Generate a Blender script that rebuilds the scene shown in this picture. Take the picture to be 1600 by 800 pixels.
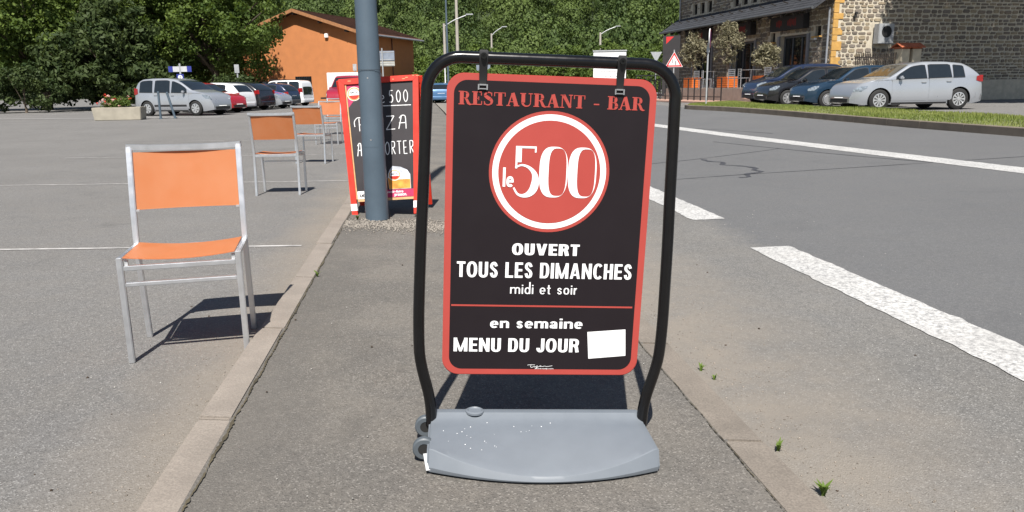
import bpy, bmesh, math, random
import numpy as np
from mathutils import Vector, Matrix, Euler

R = math.radians
random.seed(7); rng = np.random.default_rng(7)
S = bpy.context.scene
for o in list(bpy.data.objects): bpy.data.objects.remove(o)

# ------------------------------------------------------------------ camera
CAM_H, PITCH, ROLL = 1.13, math.atan(264/1180), math.atan(.015)
cd = bpy.data.cameras.new('camera'); cam = bpy.data.objects.new('camera', cd)
S.collection.objects.link(cam); S.camera = cam
cd.sensor_width = 36; cd.lens = 36*1180/1600; cd.clip_start = .05; cd.clip_end = 3000
cam.matrix_world = (Matrix.Translation((0, 0, CAM_H)) @ Matrix.Rotation(math.pi/2-PITCH, 4, 'X')
                    @ Matrix.Rotation(-ROLL, 4, 'Z'))
# ------------------------------------------------------------------ light
SUN_EL = R(56)
w = bpy.data.worlds.new('World'); S.world = w; w.use_nodes = True
nt = w.node_tree; bg = nt.nodes['Background']
sky = nt.nodes.new('ShaderNodeTexSky'); sky.sky_type = 'NISHITA'; sky.sun_disc = False
sky.sun_elevation = SUN_EL; sky.sun_rotation = math.pi; sky.altitude = 200
nt.links.new(sky.outputs[0], bg.inputs[0]); bg.inputs[1].default_value = .052
sl = bpy.data.lights.new('sun', 'SUN'); sl.energy = 5.0; sl.angle = R(.53); sl.color = (1, .955, .89)
so = bpy.data.objects.new('sun', sl); S.collection.objects.link(so)
dirv = Vector((.02, math.cos(SUN_EL), -math.sin(SUN_EL)))
so.rotation_euler = dirv.to_track_quat('-Z', 'Y').to_euler(); so.location = (0, -20, 40)
S.view_settings.view_transform = 'Standard'; S.view_settings.look = 'None'
S.view_settings.gamma = 1; S.view_settings.exposure = .8; S.view_settings.use_curve_mapping = False

# ------------------------------------------------------------------ helpers
COL = S.collection
def tag(o, label=None, cat=None, group=None, kind=None):
    if label: o['label'] = label
    if cat: o['category'] = cat
    if group: o['group'] = group
    if kind: o['kind'] = kind
    return o
def thing(name, label, cat, loc=(0, 0, 0), rot=(0, 0, 0), group=None):
    o = bpy.data.objects.new(name, None); COL.objects.link(o); o.empty_display_size = .1
    o.location = loc; o.rotation_euler = rot
    return tag(o, label, cat, group)
def copy_tree(o, parent=None):
    c = o.copy(); COL.objects.link(c); c.parent = parent
    for ch in o.children: copy_tree(ch, c)
    return c
def link_mesh(name, me, mat, parent=None, smooth=False, ang=35):
    if mat and not me.materials: me.materials.append(mat)
    if smooth:
        me.shade_smooth()
        if ang: me.set_sharp_from_angle(angle=R(ang))
    o = bpy.data.objects.new(name, me); COL.objects.link(o)
    if parent: o.parent = parent
    return o
class MB:
    def __init__(s): s.v = []; s.f = []
    def add(s, vs, fs):
        n = len(s.v); s.v += [tuple(p) for p in vs]; s.f += [tuple(i+n for i in f) for f in fs]; return s
    def box(s, c, d, rz=0, m=None):
        vs = []
        for x in (-.5, .5):
            for y in (-.5, .5):
                for z in (-.5, .5):
                    px, py = x*d[0], y*d[1]
                    p = Vector((px*math.cos(rz)-py*math.sin(rz), px*math.sin(rz)+py*math.cos(rz), z*d[2]))
                    if m: p = m @ p
                    vs.append((c[0]+p[0], c[1]+p[1], c[2]+p[2]))
        return s.add(vs, [(0, 1, 3, 2), (4, 6, 7, 5), (0, 4, 5, 1), (2, 3, 7, 6), (0, 2, 6, 4), (1, 5, 7, 3)])
    def beam(s, a, b, w, h=None, up=(0, 0, 1)):
        h = h or w; a = Vector(a); b = Vector(b); d = (b-a).normalized()
        x = d.cross(Vector(up))
        if x.length < 1e-4: x = d.cross(Vector((0, 1, 0)))
        x.normalize(); y = x.cross(d).normalized(); vs = []
        for p in (a, b):
            for i, j in ((-1, -1), (1, -1), (1, 1), (-1, 1)): vs.append(p+x*(i*w/2)+y*(j*h/2))
        return s.add(vs, [(0, 1, 2, 3), (7, 6, 5, 4), (0, 4, 5, 1), (1, 5, 6, 2), (2, 6, 7, 3), (3, 7, 4, 0)])
    def tube(s, path, r, n=10):
        path = [Vector(p) for p in path]; rs = r if isinstance(r, (list, tuple)) else [r]*len(path)
        vs = []; fs = []; prev = None
        for i, p in enumerate(path):
            t = (path[min(i+1, len(path)-1)]-path[max(i-1, 0)]).normalized()
            if prev is None:
                x = t.cross(Vector((0, 1, 0)))
                if x.length < .1: x = t.cross(Vector((1, 0, 0)))
            else: x = prev-t*prev.dot(t)
            x.normalize(); prev = x; y = t.cross(x)
            for k in range(n):
                a = 2*math.pi*k/n; vs.append(p+(x*math.cos(a)+y*math.sin(a))*rs[i])
        for i in range(len(path)-1):
            for k in range(n):
                a, b = i*n+k, i*n+(k+1) % n; fs.append((a, b, b+n, a+n))
        fs.append(tuple(range(n-1, -1, -1))); m = (len(path)-1)*n; fs.append(tuple(range(m, m+n)))
        return s.add(vs, fs)
    def lathe(s, prof, n=24, axis='Z', c=(0, 0, 0), cap=True):
        vs = []; fs = []
        for r, h in prof:
            for k in range(n):
                a = 2*math.pi*k/n; q = (r*math.cos(a), r*math.sin(a), h)
                q = {'Z': q, 'Y': (q[0], q[2], q[1]), 'X': (q[2], q[0], q[1])}[axis]
                vs.append((q[0]+c[0], q[1]+c[1], q[2]+c[2]))
        for i in range(len(prof)-1):
            for k in range(n):
                a, b = i*n+k, i*n+(k+1) % n; fs.append((a, b, b+n, a+n))
        if cap: fs.append(tuple(range(n))); m = (len(prof)-1)*n; fs.append(tuple(range(m, m+n)))
        return s.add(vs, fs)
    def prism(s, poly, y0, y1):      # polygon in XZ extruded along Y
        n = len(poly); vs = [(x, y0, z) for x, z in poly]+[(x, y1, z) for x, z in poly]
        fs = [tuple(range(n)), tuple(range(2*n-1, n-1, -1))]+[(i, i+n, (i+1) % n+n, (i+1) % n) for i in range(n)]
        return s.add(vs, fs)
    def slab(s, poly, z0, z1):       # polygon in XY extruded along Z
        n = len(poly); vs = [(x, y, z0) for x, y in poly]+[(x, y, z1) for x, y in poly]
        fs = [tuple(range(n-1, -1, -1)), tuple(range(n, 2*n))]+[(i, (i+1) % n, (i+1) % n+n, i+n) for i in range(n)]
        return s.add(vs, fs)
    def face(s, vs): return s.add(vs, [tuple(range(len(vs)))])
    def ribbon(s, pts, wd, y=0):     # flat stroke in the XZ plane facing -Y
        k = len(pts); ws = wd if isinstance(wd, (list, tuple)) else [wd]*k; vs = []
        for i in range(k):
            a, b = pts[max(i-1, 0)], pts[min(i+1, k-1)]
            d = Vector((b[0]-a[0], b[1]-a[1]))
            if d.length == 0: d = Vector((1, 0))
            d.normalize(); q = Vector((-d[1], d[0]))*ws[i]/2
            vs += [(pts[i][0]+q[0], y, pts[i][1]+q[1]), (pts[i][0]-q[0], y, pts[i][1]-q[1])]
        return s.add(vs, [(2*i, 2*i+1, 2*i+3, 2*i+2) for i in range(k-1)])
    def build(s, name, mat, parent=None, smooth=False, bevel=0, seg=2, ang=35, fix=True):
        me = bpy.data.meshes.new(name); me.from_pydata(s.v, [], s.f); me.update()
        if fix or bevel:
            bm = bmesh.new(); bm.from_mesh(me)
            if fix: bmesh.ops.recalc_face_normals(bm, faces=bm.faces[:])
            if bevel:
                es = [e for e in bm.edges if len(e.link_faces) == 2 and e.calc_face_angle(0) > .5]
                bmesh.ops.bevel(bm, geom=es, offset=bevel, segments=seg, affect='EDGES', clamp_overlap=True)
            bm.to_mesh(me); bm.free()
        return link_mesh(name, me, mat, parent, smooth or bevel > 0, ang)
def spline(pts, n=8):
    out = []; P = [Vector(p) for p in pts]
    for i in range(len(P)-1):
        a, b, c, d = P[max(i-1, 0)], P[i], P[i+1], P[min(i+2, len(P)-1)]
        for k in range(n):
            t = k/n
            out.append(.5*((2*b)+(c-a)*t+(2*a-5*b+4*c-d)*t*t+(3*b-a-3*c+d)*t**3))
    return out+[P[-1]]
def arc(cx, cz, rx, rz, a0, a1, n=16):
    return [(cx+rx*math.cos(R(a0+(a1-a0)*i/n)), cz+rz*math.sin(R(a0+(a1-a0)*i/n))) for i in range(n+1)]
def rrect(x0, x1, z0, z1, r, n=8):
    return (arc(x1-r, z0+r, r, r, -90, 0, n)+arc(x1-r, z1-r, r, r, 0, 90, n)
            + arc(x0+r, z1-r, r, r, 90, 180, n)+arc(x0+r, z0+r, r, r, 180, 270, n))
def npmesh(name, V, F, mat, parent=None, attr=None, smooth=False):
    V = np.asarray(V, np.float32); F = np.asarray(F, np.int32); k = F.shape[1]
    me = bpy.data.meshes.new(name); me.vertices.add(len(V)); me.vertices.foreach_set('co', V.ravel())
    me.loops.add(F.size); me.loops.foreach_set('vertex_index', F.ravel())
    me.polygons.add(len(F)); me.polygons.foreach_set('loop_start', np.arange(0, F.size, k, dtype=np.int32))
    me.update(calc_edges=True)
    if attr is not None:
        a = me.attributes.new('tint', 'FLOAT', 'POINT'); a.data.foreach_set('value', np.asarray(attr, np.float32))
    return link_mesh(name, me, mat, parent, smooth, None)

# ------------------------------------------------------------------ materials
def nodes(name):
    m = bpy.data.materials.new(name); m.use_nodes = True; t = m.node_tree
    return m, t, t.nodes['Principled BSDF']
def N(t, kind, **kw):
    n = t.nodes.new('ShaderNode'+kind)
    for k, v in kw.items(): setattr(n, k, v)
    return n
def mixc(t, fac, a, b, mode='MIX'):
    m = N(t, 'Mix', data_type='RGBA', blend_type=mode)
    for i, x in ((0, fac), (6, a), (7, b)):
        if isinstance(x, bpy.types.NodeSocket): t.links.new(x, m.inputs[i])
        elif i == 0: m.inputs[0].default_value = x
        else: m.inputs[i].default_value = (*x[:3], 1)
    return m.outputs[2]
def maprange(t, v, a, b, c=0, d=1):
    m = N(t, 'MapRange'); t.links.new(v, m.inputs[0])
    for i, x in zip((1, 2, 3, 4), (a, b, c, d)): m.inputs[i].default_value = x
    return m.outputs[0]
def math_(t, op, a, b=0):
    m = N(t, 'Math', operation=op)
    for i, x in enumerate((a, b)):
        if isinstance(x, bpy.types.NodeSocket): t.links.new(x, m.inputs[i])
        else: m.inputs[i].default_value = x
    return m.outputs[0]
def noise(t, co, scale, detail=4, rough=.55, dist=0):
    n = N(t, 'TexNoise'); n.inputs['Scale'].default_value = scale; n.inputs['Detail'].default_value = detail
    n.inputs['Roughness'].default_value = rough; n.inputs['Distortion'].default_value = dist
    t.links.new(co, n.inputs['Vector']); return n.outputs['Fac']
def voro(t, co, scale, feature='F1', out='Distance'):
    n = N(t, 'TexVoronoi', feature=feature); n.inputs['Scale'].default_value = scale
    t.links.new(co, n.inputs['Vector']); return n.outputs[out]
def bump(t, b, h, dist, strength=1):
    n = N(t, 'Bump'); n.inputs['Distance'].default_value = dist; n.inputs['Strength'].default_value = strength
    t.links.new(h, n.inputs['Height']); t.links.new(n.outputs[0], b.inputs['Normal'])
def coords(t, kind='Object'): return N(t, 'TexCoord').outputs[kind]
_mats = {}
def M(name, col, rough=.5, metal=0, var=.12, scale=6, bmp=0, coat=0, spec=.5, fine=0):
    if name in _mats: return _mats[name]
    m, t, b = nodes(name); _mats[name] = m
    b.inputs['Roughness'].default_value = rough; b.inputs['Metallic'].default_value = metal
    b.inputs['Coat Weight'].default_value = coat; b.inputs['Coat Roughness'].default_value = .06
    b.inputs['Specular IOR Level'].default_value = spec
    co = coords(t); n = noise(t, co, scale)
    c = mixc(t, maprange(t, n, .3, .7), [x*(1-var) for x in col], [min(1, x*(1+var)) for x in col])
    if fine:
        n2 = noise(t, co, scale*40, 2); c = mixc(t, maprange(t, n2, .25, .75, 0, fine), c, [x*.4 for x in col])
    t.links.new(c, b.inputs['Base Color'])
    t.links.new(maprange(t, n, .2, .8, max(0, rough-.06), min(1, rough+.06)), b.inputs['Roughness'])
    if bmp: bump(t, b, noise(t, co, scale*12, 3), bmp)
    return m
def asphalt(name, base, sand, kind):
    m, t, b = nodes(name); co = coords(t); b.inputs['Specular IOR Level'].default_value = .25
    big = noise(t, co, .55, 5, .6); mid = noise(t, co, 3.5, 5, .65); fine = noise(t, co, 34, 6, .88)
    grit = voro(t, co, 210); cellc = voro(t, co, 210, out='Color')
    sep = N(t, 'SeparateColor'); t.links.new(cellc, sep.inputs[0])
    c = mixc(t, maprange(t, big, .3, .7), [x*.84 for x in base], [x*1.14 for x in base])
    c = mixc(t, maprange(t, mid, .35, .75, 0, .4), c, [base[0]*1.25, base[1]*1.17, base[2]*1.05])
    c = mixc(t, maprange(t, fine, .36, .64, .0, .75), c, [x*.55 for x in base])
    # pale and dark chippings
    c = mixc(t, math_(t, 'MULTIPLY', maprange(t, sep.outputs[0], .88, .92), .42), c, [min(1, x*2.1) for x in base])
    c = mixc(t, math_(t, 'MULTIPLY', maprange(t, sep.outputs[1], .8, .84), .6), c, [x*.45 for x in base])
    # oil and tyre stains with a shape of their own
    st = math_(t, 'MULTIPLY', maprange(t, noise(t, co, 1.3, 4, .6, .8), .58, .74), .45)
    c = mixc(t, st, c, [x*.5 for x in base])
    xyz = N(t, 'SeparateXYZ'); t.links.new(co, xyz.inputs[0])
    P = math_(t, 'ADD', xyz.outputs[0], math_(t, 'MULTIPLY', xyz.outputs[1], .115))
    wob = math_(t, 'ADD', P, math_(t, 'MULTIPLY', math_(t, 'SUBTRACT', noise(t, co, 2.2, 4), .5), .5))
    def band(lo, hi, amt):   # dust swept up beside the kerbs
        return math_(t, 'MULTIPLY', maprange(t, wob, lo, hi, 1, 0), amt)
    if kind == 'road':
        d = math_(t, 'MULTIPLY', band(1.25, 2.0, .85), maprange(t, mid, .25, .6, .35, 1))
        c = mixc(t, d, c, sand)
        c = mixc(t, math_(t, 'MULTIPLY', maprange(t, wob, 2.35, 2.6), .55), c, [base[0]*.46, base[1]*.50, base[2]*.58])
    elif kind == 'park':
        d = math_(t, 'MULTIPLY', maprange(t, wob, -1.25, -.8), .65)
        d = math_(t, 'MULTIPLY', d, maprange(t, xyz.outputs[1], 10, 20, 1, 0)); c = mixc(t, d, c, sand)
    else:
        d = math_(t, 'MULTIPLY', maprange(t, noise(t, co, 1.1, 6, .65), .45, .75), .55); c = mixc(t, d, c, sand)
        e = math_(t, 'MULTIPLY', maprange(t, wob, -.62, -.3, 1, 0), .45); c = mixc(t, e, c, [x*.62 for x in base])
    t.links.new(c, b.inputs['Base Color']); b.inputs['Roughness'].default_value = .9
    h = math_(t, 'ADD', math_(t, 'MULTIPLY', grit, .6), fine); bump(t, b, h, .004, .8)
    return m
A_PAVE = asphalt('asphalt_pavement', (.152, .143, .131), (.195, .175, .150), 'pave')
A_ROAD = asphalt('asphalt_road', (.178, .174, .167), (.215, .190, .160), 'road')
A_PARK = asphalt('asphalt_car_park', (.172, .168, .163), (.22, .19, .155), 'park')
KERB = M('kerb_concrete', (.255, .222, .190), .9, var=.16, scale=5, bmp=.003, fine=.6)
def paint_mat():
    m, t, b = nodes('road_paint'); co = coords(t)
    wear = maprange(t, noise(t, co, 42, 6, .85), .40, .56); pat = maprange(t, noise(t, co, 2.5, 3), .3, .6, .7, 1)
    c = mixc(t, math_(t, 'MULTIPLY', wear, pat), (.19, .19, .19), (.52, .515, .50)); c = mixc(t, maprange(t, noise(t, co, 1.4, 4, .6), .5, .75, 0, .45), c, (.30, .29, .275)); t.links.new(c, b.inputs['Base Color'])
    b.inputs['Roughness'].default_value = .8; return m
PAINT = paint_mat()
PAINT_THIN = M('worn_stall_paint', (.33, .32, .31), .85, var=.4, scale=9)
TAR = M('tar_seam', (.045, .045, .05), .6, var=.2)
def leafmat(name, c0, c1, trans=.35):
    m, t, b = nodes(name); out = t.nodes['Material Output']
    at = N(t, 'Attribute', attribute_name='tint'); g = N(t, 'NewGeometry')
    f = math_(t, 'ADD', math_(t, 'MULTIPLY', at.outputs['Fac'], .7), math_(t, 'MULTIPLY', g.outputs['Random Per Island'], .3))
    c = mixc(t, f, c0, c1); t.links.new(c, b.inputs['Base Color']); b.inputs['Roughness'].default_value = .62
    b.inputs['Specular IOR Level'].default_value = .18
    tr = N(t, 'BsdfTranslucent'); t.links.new(mixc(t, .5, c, (c1[0]*1.3, c1[1]*1.3, c1[2]*.6)), tr.inputs[0])
    ms = N(t, 'MixShader'); ms.inputs[0].default_value = trans
    t.links.new(b.outputs[0], ms.inputs[1]); t.links.new(tr.outputs[0], ms.inputs[2]); t.links.new(ms.outputs[0], out.inputs[0])
    return m
ALU = M('brushed_aluminium', (.62, .63, .65), .38, .85, var=.05, scale=20)
def sling_mat():
    m, t, b = nodes('orange_sling'); co = coords(t)
    wv = N(t, 'TexWave'); wv.inputs['Scale'].default_value = 160; t.links.new(co, wv.inputs[0])
    c = mixc(t, maprange(t, wv.outputs[1], 0, 1, 0, .5), (.60, .235, .090), (.50, .175, .060))
    c = mixc(t, maprange(t, noise(t, co, 9, 3), .3, .7, 0, .35), c, (.63, .31, .16))
    t.links.new(c, b.inputs['Base Color']); b.inputs['Roughness'].default_value = .5
    tr = N(t, 'BsdfTranslucent'); tr.inputs[0].default_value = (.75, .24, .05, 1)
    ms = N(t, 'MixShader'); ms.inputs[0].default_value = .4
    t.links.new(b.outputs[0], ms.inputs[1]); t.links.new(tr.outputs[0], ms.inputs[2])
    t.links.new(ms.outputs[0], t.nodes['Material Output'].inputs[0]); return m
SLING = sling_mat()
BLACK_TUBE = M('black_powder_coat', (.005, .005, .0055), .21, var=.1, scale=30, spec=.4)
BASE_PLASTIC = M('grey_plastic', (.140, .158, .180), .52, var=.04, scale=14, fine=.08)
SIGN_RED = M('sign_red', (.36, .050, .039), .5, var=.04)
SIGN_BLACK = M('sign_black', (.0125, .0090, .0110), .5, var=.03, scale=8, spec=.22)
WHITE = M('print_white', (.80, .80, .80), .5, var=.02)
STEEL = M('steel', (.55, .55, .55), .35, .9, var=.1)
GALV = M('galvanised', (.42, .43, .44), .5, .4, var=.1)
POST_GREY = M('post_grey_paint', (.075, .105, .135), .45, var=.12, scale=3, fine=.15)
DARK = M('dark_rubber', (.012, .012, .012), .8)
GLASS = M('car_glass', (.012, .016, .019), .04, var=.1, spec=.8)
WOOD = M('pale_wood', (.50, .30, .14), .7, var=.2, scale=20)
RED_PAINT = M('red_frame_paint', (.52, .028, .012), .42, var=.12, scale=12)
CHALK = M('chalkboard_black', (.020, .016, .019), .55, var=.15, scale=12)

# ------------------------------------------------------------------ terrain
def gy(y): return .006*max(0, min(y, 35)-16)
def zpav(P, y): return -.05*(P/1.0066-.36)+gy(y)
def zroad(P, y): return -.05+.03*max(0, min(P, 10.1)-2.35)+gy(y)
def ground_z(x, y):
    P = x+.115*y
    if P < -.79: return gy(y)
    if P < .97: return zpav(P, y)
    if P < 10.1: return zroad(P, y)
    return zroad(10.1, y)
def strip(Ps, ys, zf, mb=None):
    mb = mb or MB(); vs = [(P-.115*y, y, zf(P, y)) for y in ys for P in Ps]; n = len(Ps)
    return mb.add(vs, [(j*n+i, j*n+i+1, (j+1)*n+i+1, (j+1)*n+i) for j in range(len(ys)-1) for i in range(n-1)])
YS = [-40, -10, 0, 8, 16, 25, 35, 60, 120, 180]
def zg(P, y):
    if P <= -.73: return gy(y)
    if P < 10.15: return gy(y)-.16
    return zroad(10.1, y)-.002
g = strip([-500, -60, -10, -3, -.73, -.70, 3, 10.12, 10.16, 30, 500], YS, zg).build('ground', A_PARK, fix=False); tag(g, kind='structure')
g = strip([1.05, 2.35, 4, 7, 10.13], YS, zroad).build('road', A_ROAD, fix=False); tag(g, kind='structure'); ROAD = g
g = strip([-.69, .1, .98], YS[:8], lambda P, y: zpav(P, y)-.003).build('pavement', A_PAVE, fix=False); tag(g, kind='structure'); PAVE = g
def kerb(P0, P1, zb, y0, y1, L=.985, mat=None):
    k = thing('kerb', None, None); tag(k, kind='structure'); y = y0; i = 0
    while y < y1:
        y2 = y+L+random.uniform(-.02, .02); a, b = y+.004, y2-.004; mb = MB(); dz = random.uniform(-.003, .003)
        j = random.uniform(-.004, .004)
        q = [(P0+j, a), (P1+j, a), (P1+j, b), (P0+j, b)]
        vs = [(P-.115*yy, yy, zb+gy(yy)) for P, yy in q]+[(P-.115*yy, yy, zpav(P, yy)+dz) for P, yy in q]
        mb.add(vs, [(3, 2, 1, 0), (4, 5, 6, 7), (0, 1, 5, 4), (1, 2, 6, 5), (2, 3, 7, 6), (3, 0, 4, 7)])
        mb.build('kerb_stone', mat or KERB, k, bevel=.007, seg=2); y = y2; i += 1
    return k
kerb(-.793, -.675, -.1, 1.43-3*.985, 34)
kerb(.966, 1.107, -.15, 1.32-3*.985, 30, mat=M('dusty_kerb_concrete', (.205, .178, .150), .95, var=.2, scale=4, bmp=.003, fine=.7))
# joint dirt between kerb and asphalt is the 2 cm gap left to the sheet below
def joint(P, wd, y1, col, name):
    mb = MB(); vs = []; y = 1.2; k = 0
    while y < y1:
        w_ = wd*max(.15, random.gauss(1, .55)); c = P+.0025*math.sin(y*23)+random.gauss(0, wd*.18); w_ *= 1+.9*max(0, math.sin(y*9.1)*math.sin(y*3.7))
        vs += [(c-w_/2-.115*y, y, zpav(c, y)+.0022), (c+w_/2-.115*y, y, zpav(c, y)+.0022)]; y += .006+.002*y; k += 1
    o = mb.add(vs, [(2*i, 2*i+1, 2*i+3, 2*i+2) for i in range(k-1)]).build(name, col, PAVE, fix=False); tag(o, kind='stuff')
MOSS = M('joint_dirt', (.060, .050, .030), .95, var=.5, scale=7)
joint(-.670, .0055, 12, MOSS, 'joint_dirt'); joint(.962, .0022, 8, MOSS, 'joint_dirt')
# painted markings
def mark(P0, P1, y0, y1, name='lane_dash', dP=0, n=2):
    n = max(n, int((y1-y0)*14)); mb = MB(); ys = [y0+(y1-y0)*i/n for i in range(n+1)]
    vs = []; rg = random.Random(int(y0*100))
    for i, y in enumerate(ys):       # ragged, chipped edges
        s = dP*(y-y0); a = P0+s+rg.gauss(0, .006); b = P1+s+rg.gauss(0, .006)
        vs += [(a-.115*y, y+rg.gauss(0, .004), zroad(a, y)+.004), (b-.115*y, y+rg.gauss(0, .004), zroad(b, y)+.004)]
    mb.add(vs, [(2*i, 2*i+1, 2*i+3, 2*i+2) for i in range(n)]); return mb.build(name, PAINT, ROAD, fix=False)
for k in range(-1, 11): mark(2.37, 2.66, 2.48+k*4.13, 5.48+k*4.13-.06)
mark(7.30, 7.72, 2, 34, 'centre_line', -.075, 12)
for k in range(6): mark(7.2+k*.0+.0, 9.4, 33.6+k*1.0, 34.1+k*1.0, 'crossing_bar')
def seam(pts, wd, par=ROAD):
    p = spline([(x, y, 0) for x, y in pts], 6); q = []
    for i, a in enumerate(p):
        t = (p[min(i+1, len(p)-1)]-p[max(i-1, 0)]).normalized(); n = Vector((-t[1], t[0], 0))*(wd/2*random.uniform(.5, 1.5))
        for s in (1, -1):
            b = a+n*s; q.append((b[0], b[1], ground_z(b[0], b[1])+.003))
    MB().add(q, [(2*i, 2*i+1, 2*i+3, 2*i+2) for i in range(len(p)-1)]).build('tar_seam', TAR, par, fix=False)
seam([(2.93, 11.6), (2.96, 11.25), (3.10, 11.05), (3.02, 10.75), (3.20, 10.5), (3.30, 10.2), (3.22, 10.0), (3.24, 9.75), (3.02, 9.62), (2.95, 9.35), (2.82, 9.3)], .06)
seam([(1.9, 9.35), (2.8, 9.55), (3.9, 9.7), (5.3, 9.9), (8, 10.3)], .022)
seam([(1.8, 11.2), (2.6, 11.5), (3.6, 12.1), (4.5, 12.7)], .02)
seam([(3.9, 14.6), (4.5, 12.7), (5.1, 11.0), (5.6, 9.9), (6.6, 8.0)], .03)
seam([(4.2, 19.0), (5.0, 17.2), (5.5, 16)], .03)
for y, x1 in ((5.5, -7), (9.55, -7.5), (13.6, -8), (17.7, -8)):      # thin stall lines in the car park
    mb = MB(); x0 = -.93-.115*y
    mb.face([(x0, y-.022, gy(y)+.004), (x1, y+.05-.022, gy(y)+.004), (x1, y+.05+.022, gy(y)+.004), (x0, y+.022, gy(y)+.004)])
    mb.build('stall_line', PAINT_THIN, bpy.data.objects['ground'], fix=False)
for k in range(7):
    y = 33.2+k*2.5; mb = MB()
    mb.face([(-12.1, y-1.2, gy(y)+.004), (-16.5, y, gy(y)+.004), (-16.5, y+.1, gy(y)+.004), (-12.1, y-1.1, gy(y)+.004)])
    mb.build('stall_line', PAINT, bpy.data.objects['ground'], fix=False)
y = 31.2; mb = MB(); mb.face([(-26, 33.4, .12), (-11.6, 30.9, .12), (-11.6, 31.1, .12), (-26, 33.6, .12)]); mb.build('stall_line', PAINT, bpy.data.objects['ground'], fix=False)
# far verge with kerb and grass
fk = [(10.35, -2), (9.55, 6), (8.75, 12), (8.3, 16.2), (8.02, 19), (7.65, 22.6), (7.1, 25.6), (6.55, 27.6), (6.5, 28.6), (7.0, 29.3), (8.0, 29.2)]
fk = [(p[0], p[1]) for p in spline([(x, y, 0) for x, y in fk], 6)]
VK = M('verge_kerb_concrete', (.17, .14, .11), .9, var=.2, scale=3, fine=.4)
vk = thing('verge_kerb', None, None); tag(vk, kind='structure')
acc = [fk[0]]; run = 0
for a, b in zip(fk[:-1], fk[1:]):
    run += math.dist(a, b); acc.append(b)
    if run > 1.0 or b == fk[-1]:
        vs = []; n = len(acc)
        for i, q in enumerate(acc):
            t = Vector((acc[min(i+1, n-1)][0]-acc[max(i-1, 0)][0], acc[min(i+1, n-1)][1]-acc[max(i-1, 0)][1])).normalized()
            nx = Vector((t[1], -t[0]))*.14; z = zroad(min(10.1, q[0]+.115*q[1]), q[1])
            vs += [(q[0], q[1], z-.1), (q[0], q[1], z+.15), (q[0]+nx[0], q[1]+nx[1], z+.15), (q[0]+nx[0], q[1]+nx[1], z-.1)]
        fs = [(4*i+k, 4*i+(k+1) % 4, 4*i+4+(k+1) % 4, 4*i+4+k) for i in range(n-1) for k in range(4)]+[(0, 1, 2, 3), (4*n-1, 4*n-2, 4*n-3, 4*n-4)]
        MB().add(vs, fs).build('kerb_stone', VK, vk, bevel=.01, seg=1); acc = [b]; run = 0
vpoly = [(x+.12, y) for x, y in fk]
back = [(13.6, -2), (13.0, 6), (12.2, 12), (11.3, 17.5), (10.4, 21.0), (9.6, 24), (9.0, 27.2), (8.6, 28.6)]
SOIL = M('verge_turf', (.12, .135, .05), .95, var=.3, scale=2)
mb = MB(); nb = 40; vs = []; pa = [(p[0], p[1], 0) for p in vpoly]; pb = spline([(x, y, 0) for x, y in back], 10)
def samp(p, t):
    i = t*(len(p)-1); a = int(min(i, len(p)-2)); f = i-a; return Vector(p[a])*(1-f)+Vector(p[a+1])*f
for i in range(nb+1):
    A, B = samp(pa, i/nb), samp(pb, i/nb)
    for j in range(7):
        q = A.lerp(B, j/6); z = zroad(min(10.1, q[0]+.115*q[1]), q[1])+.135+.05*math.sin(math.pi*j/6)-.06*(j == 6)
        vs.append((q[0], q[1], z))
mb.add(vs, [(i*7+j, i*7+j+1, i*7+j+8, i*7+j+7) for i in range(nb) for j in range(6)])
tag(mb.build('verge', SOIL, smooth=True, ang=None), kind='structure')
GV = np.array(vs).reshape(nb+1, 7, 3)
def grass(n=42000):
    i = rng.uniform(0, nb, n); j = rng.uniform(0, 6, n); a = i.astype(int).clip(0, nb-1); b = j.astype(int).clip(0, 5)
    fi, fj = (i-a)[:, None], (j-b)[:, None]
    p = (GV[a, b]*(1-fi)+GV[a+1, b]*fi)*(1-fj)+(GV[a, b+1]*(1-fi)+GV[a+1, b+1]*fi)*fj
    h = rng.uniform(.025, .075, n)*(1+.5*np.sin(p[:, 0]*2.1)*np.sin(p[:, 1]*1.3)); an = rng.uniform(0, 6.28, n); le = rng.uniform(0, .05, (n, 2)); wd = .010
    dx = np.stack([np.cos(an)*wd, np.sin(an)*wd, np.zeros(n)], 1)
    tip = p+np.stack([le[:, 0]-.025, le[:, 1]-.025, h], 1); V = np.stack([p-dx, p+dx, tip], 1).reshape(-1, 3)
    F = np.arange(3*n).reshape(n, 3); tint = np.repeat((.5+.5*np.sin(p[:, 0]*1.7+p[:, 1]*.9)*rng.uniform(.3, 1, n)), 3)
    o = npmesh('grass', V, F, leafmat('grass_blades', (.12, .17, .035), (.27, .29, .09), .3), attr=tint)
    tag(o, 'short green grass on the raised verge before the parked cars', 'grass', kind='stuff')
grass()
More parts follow.
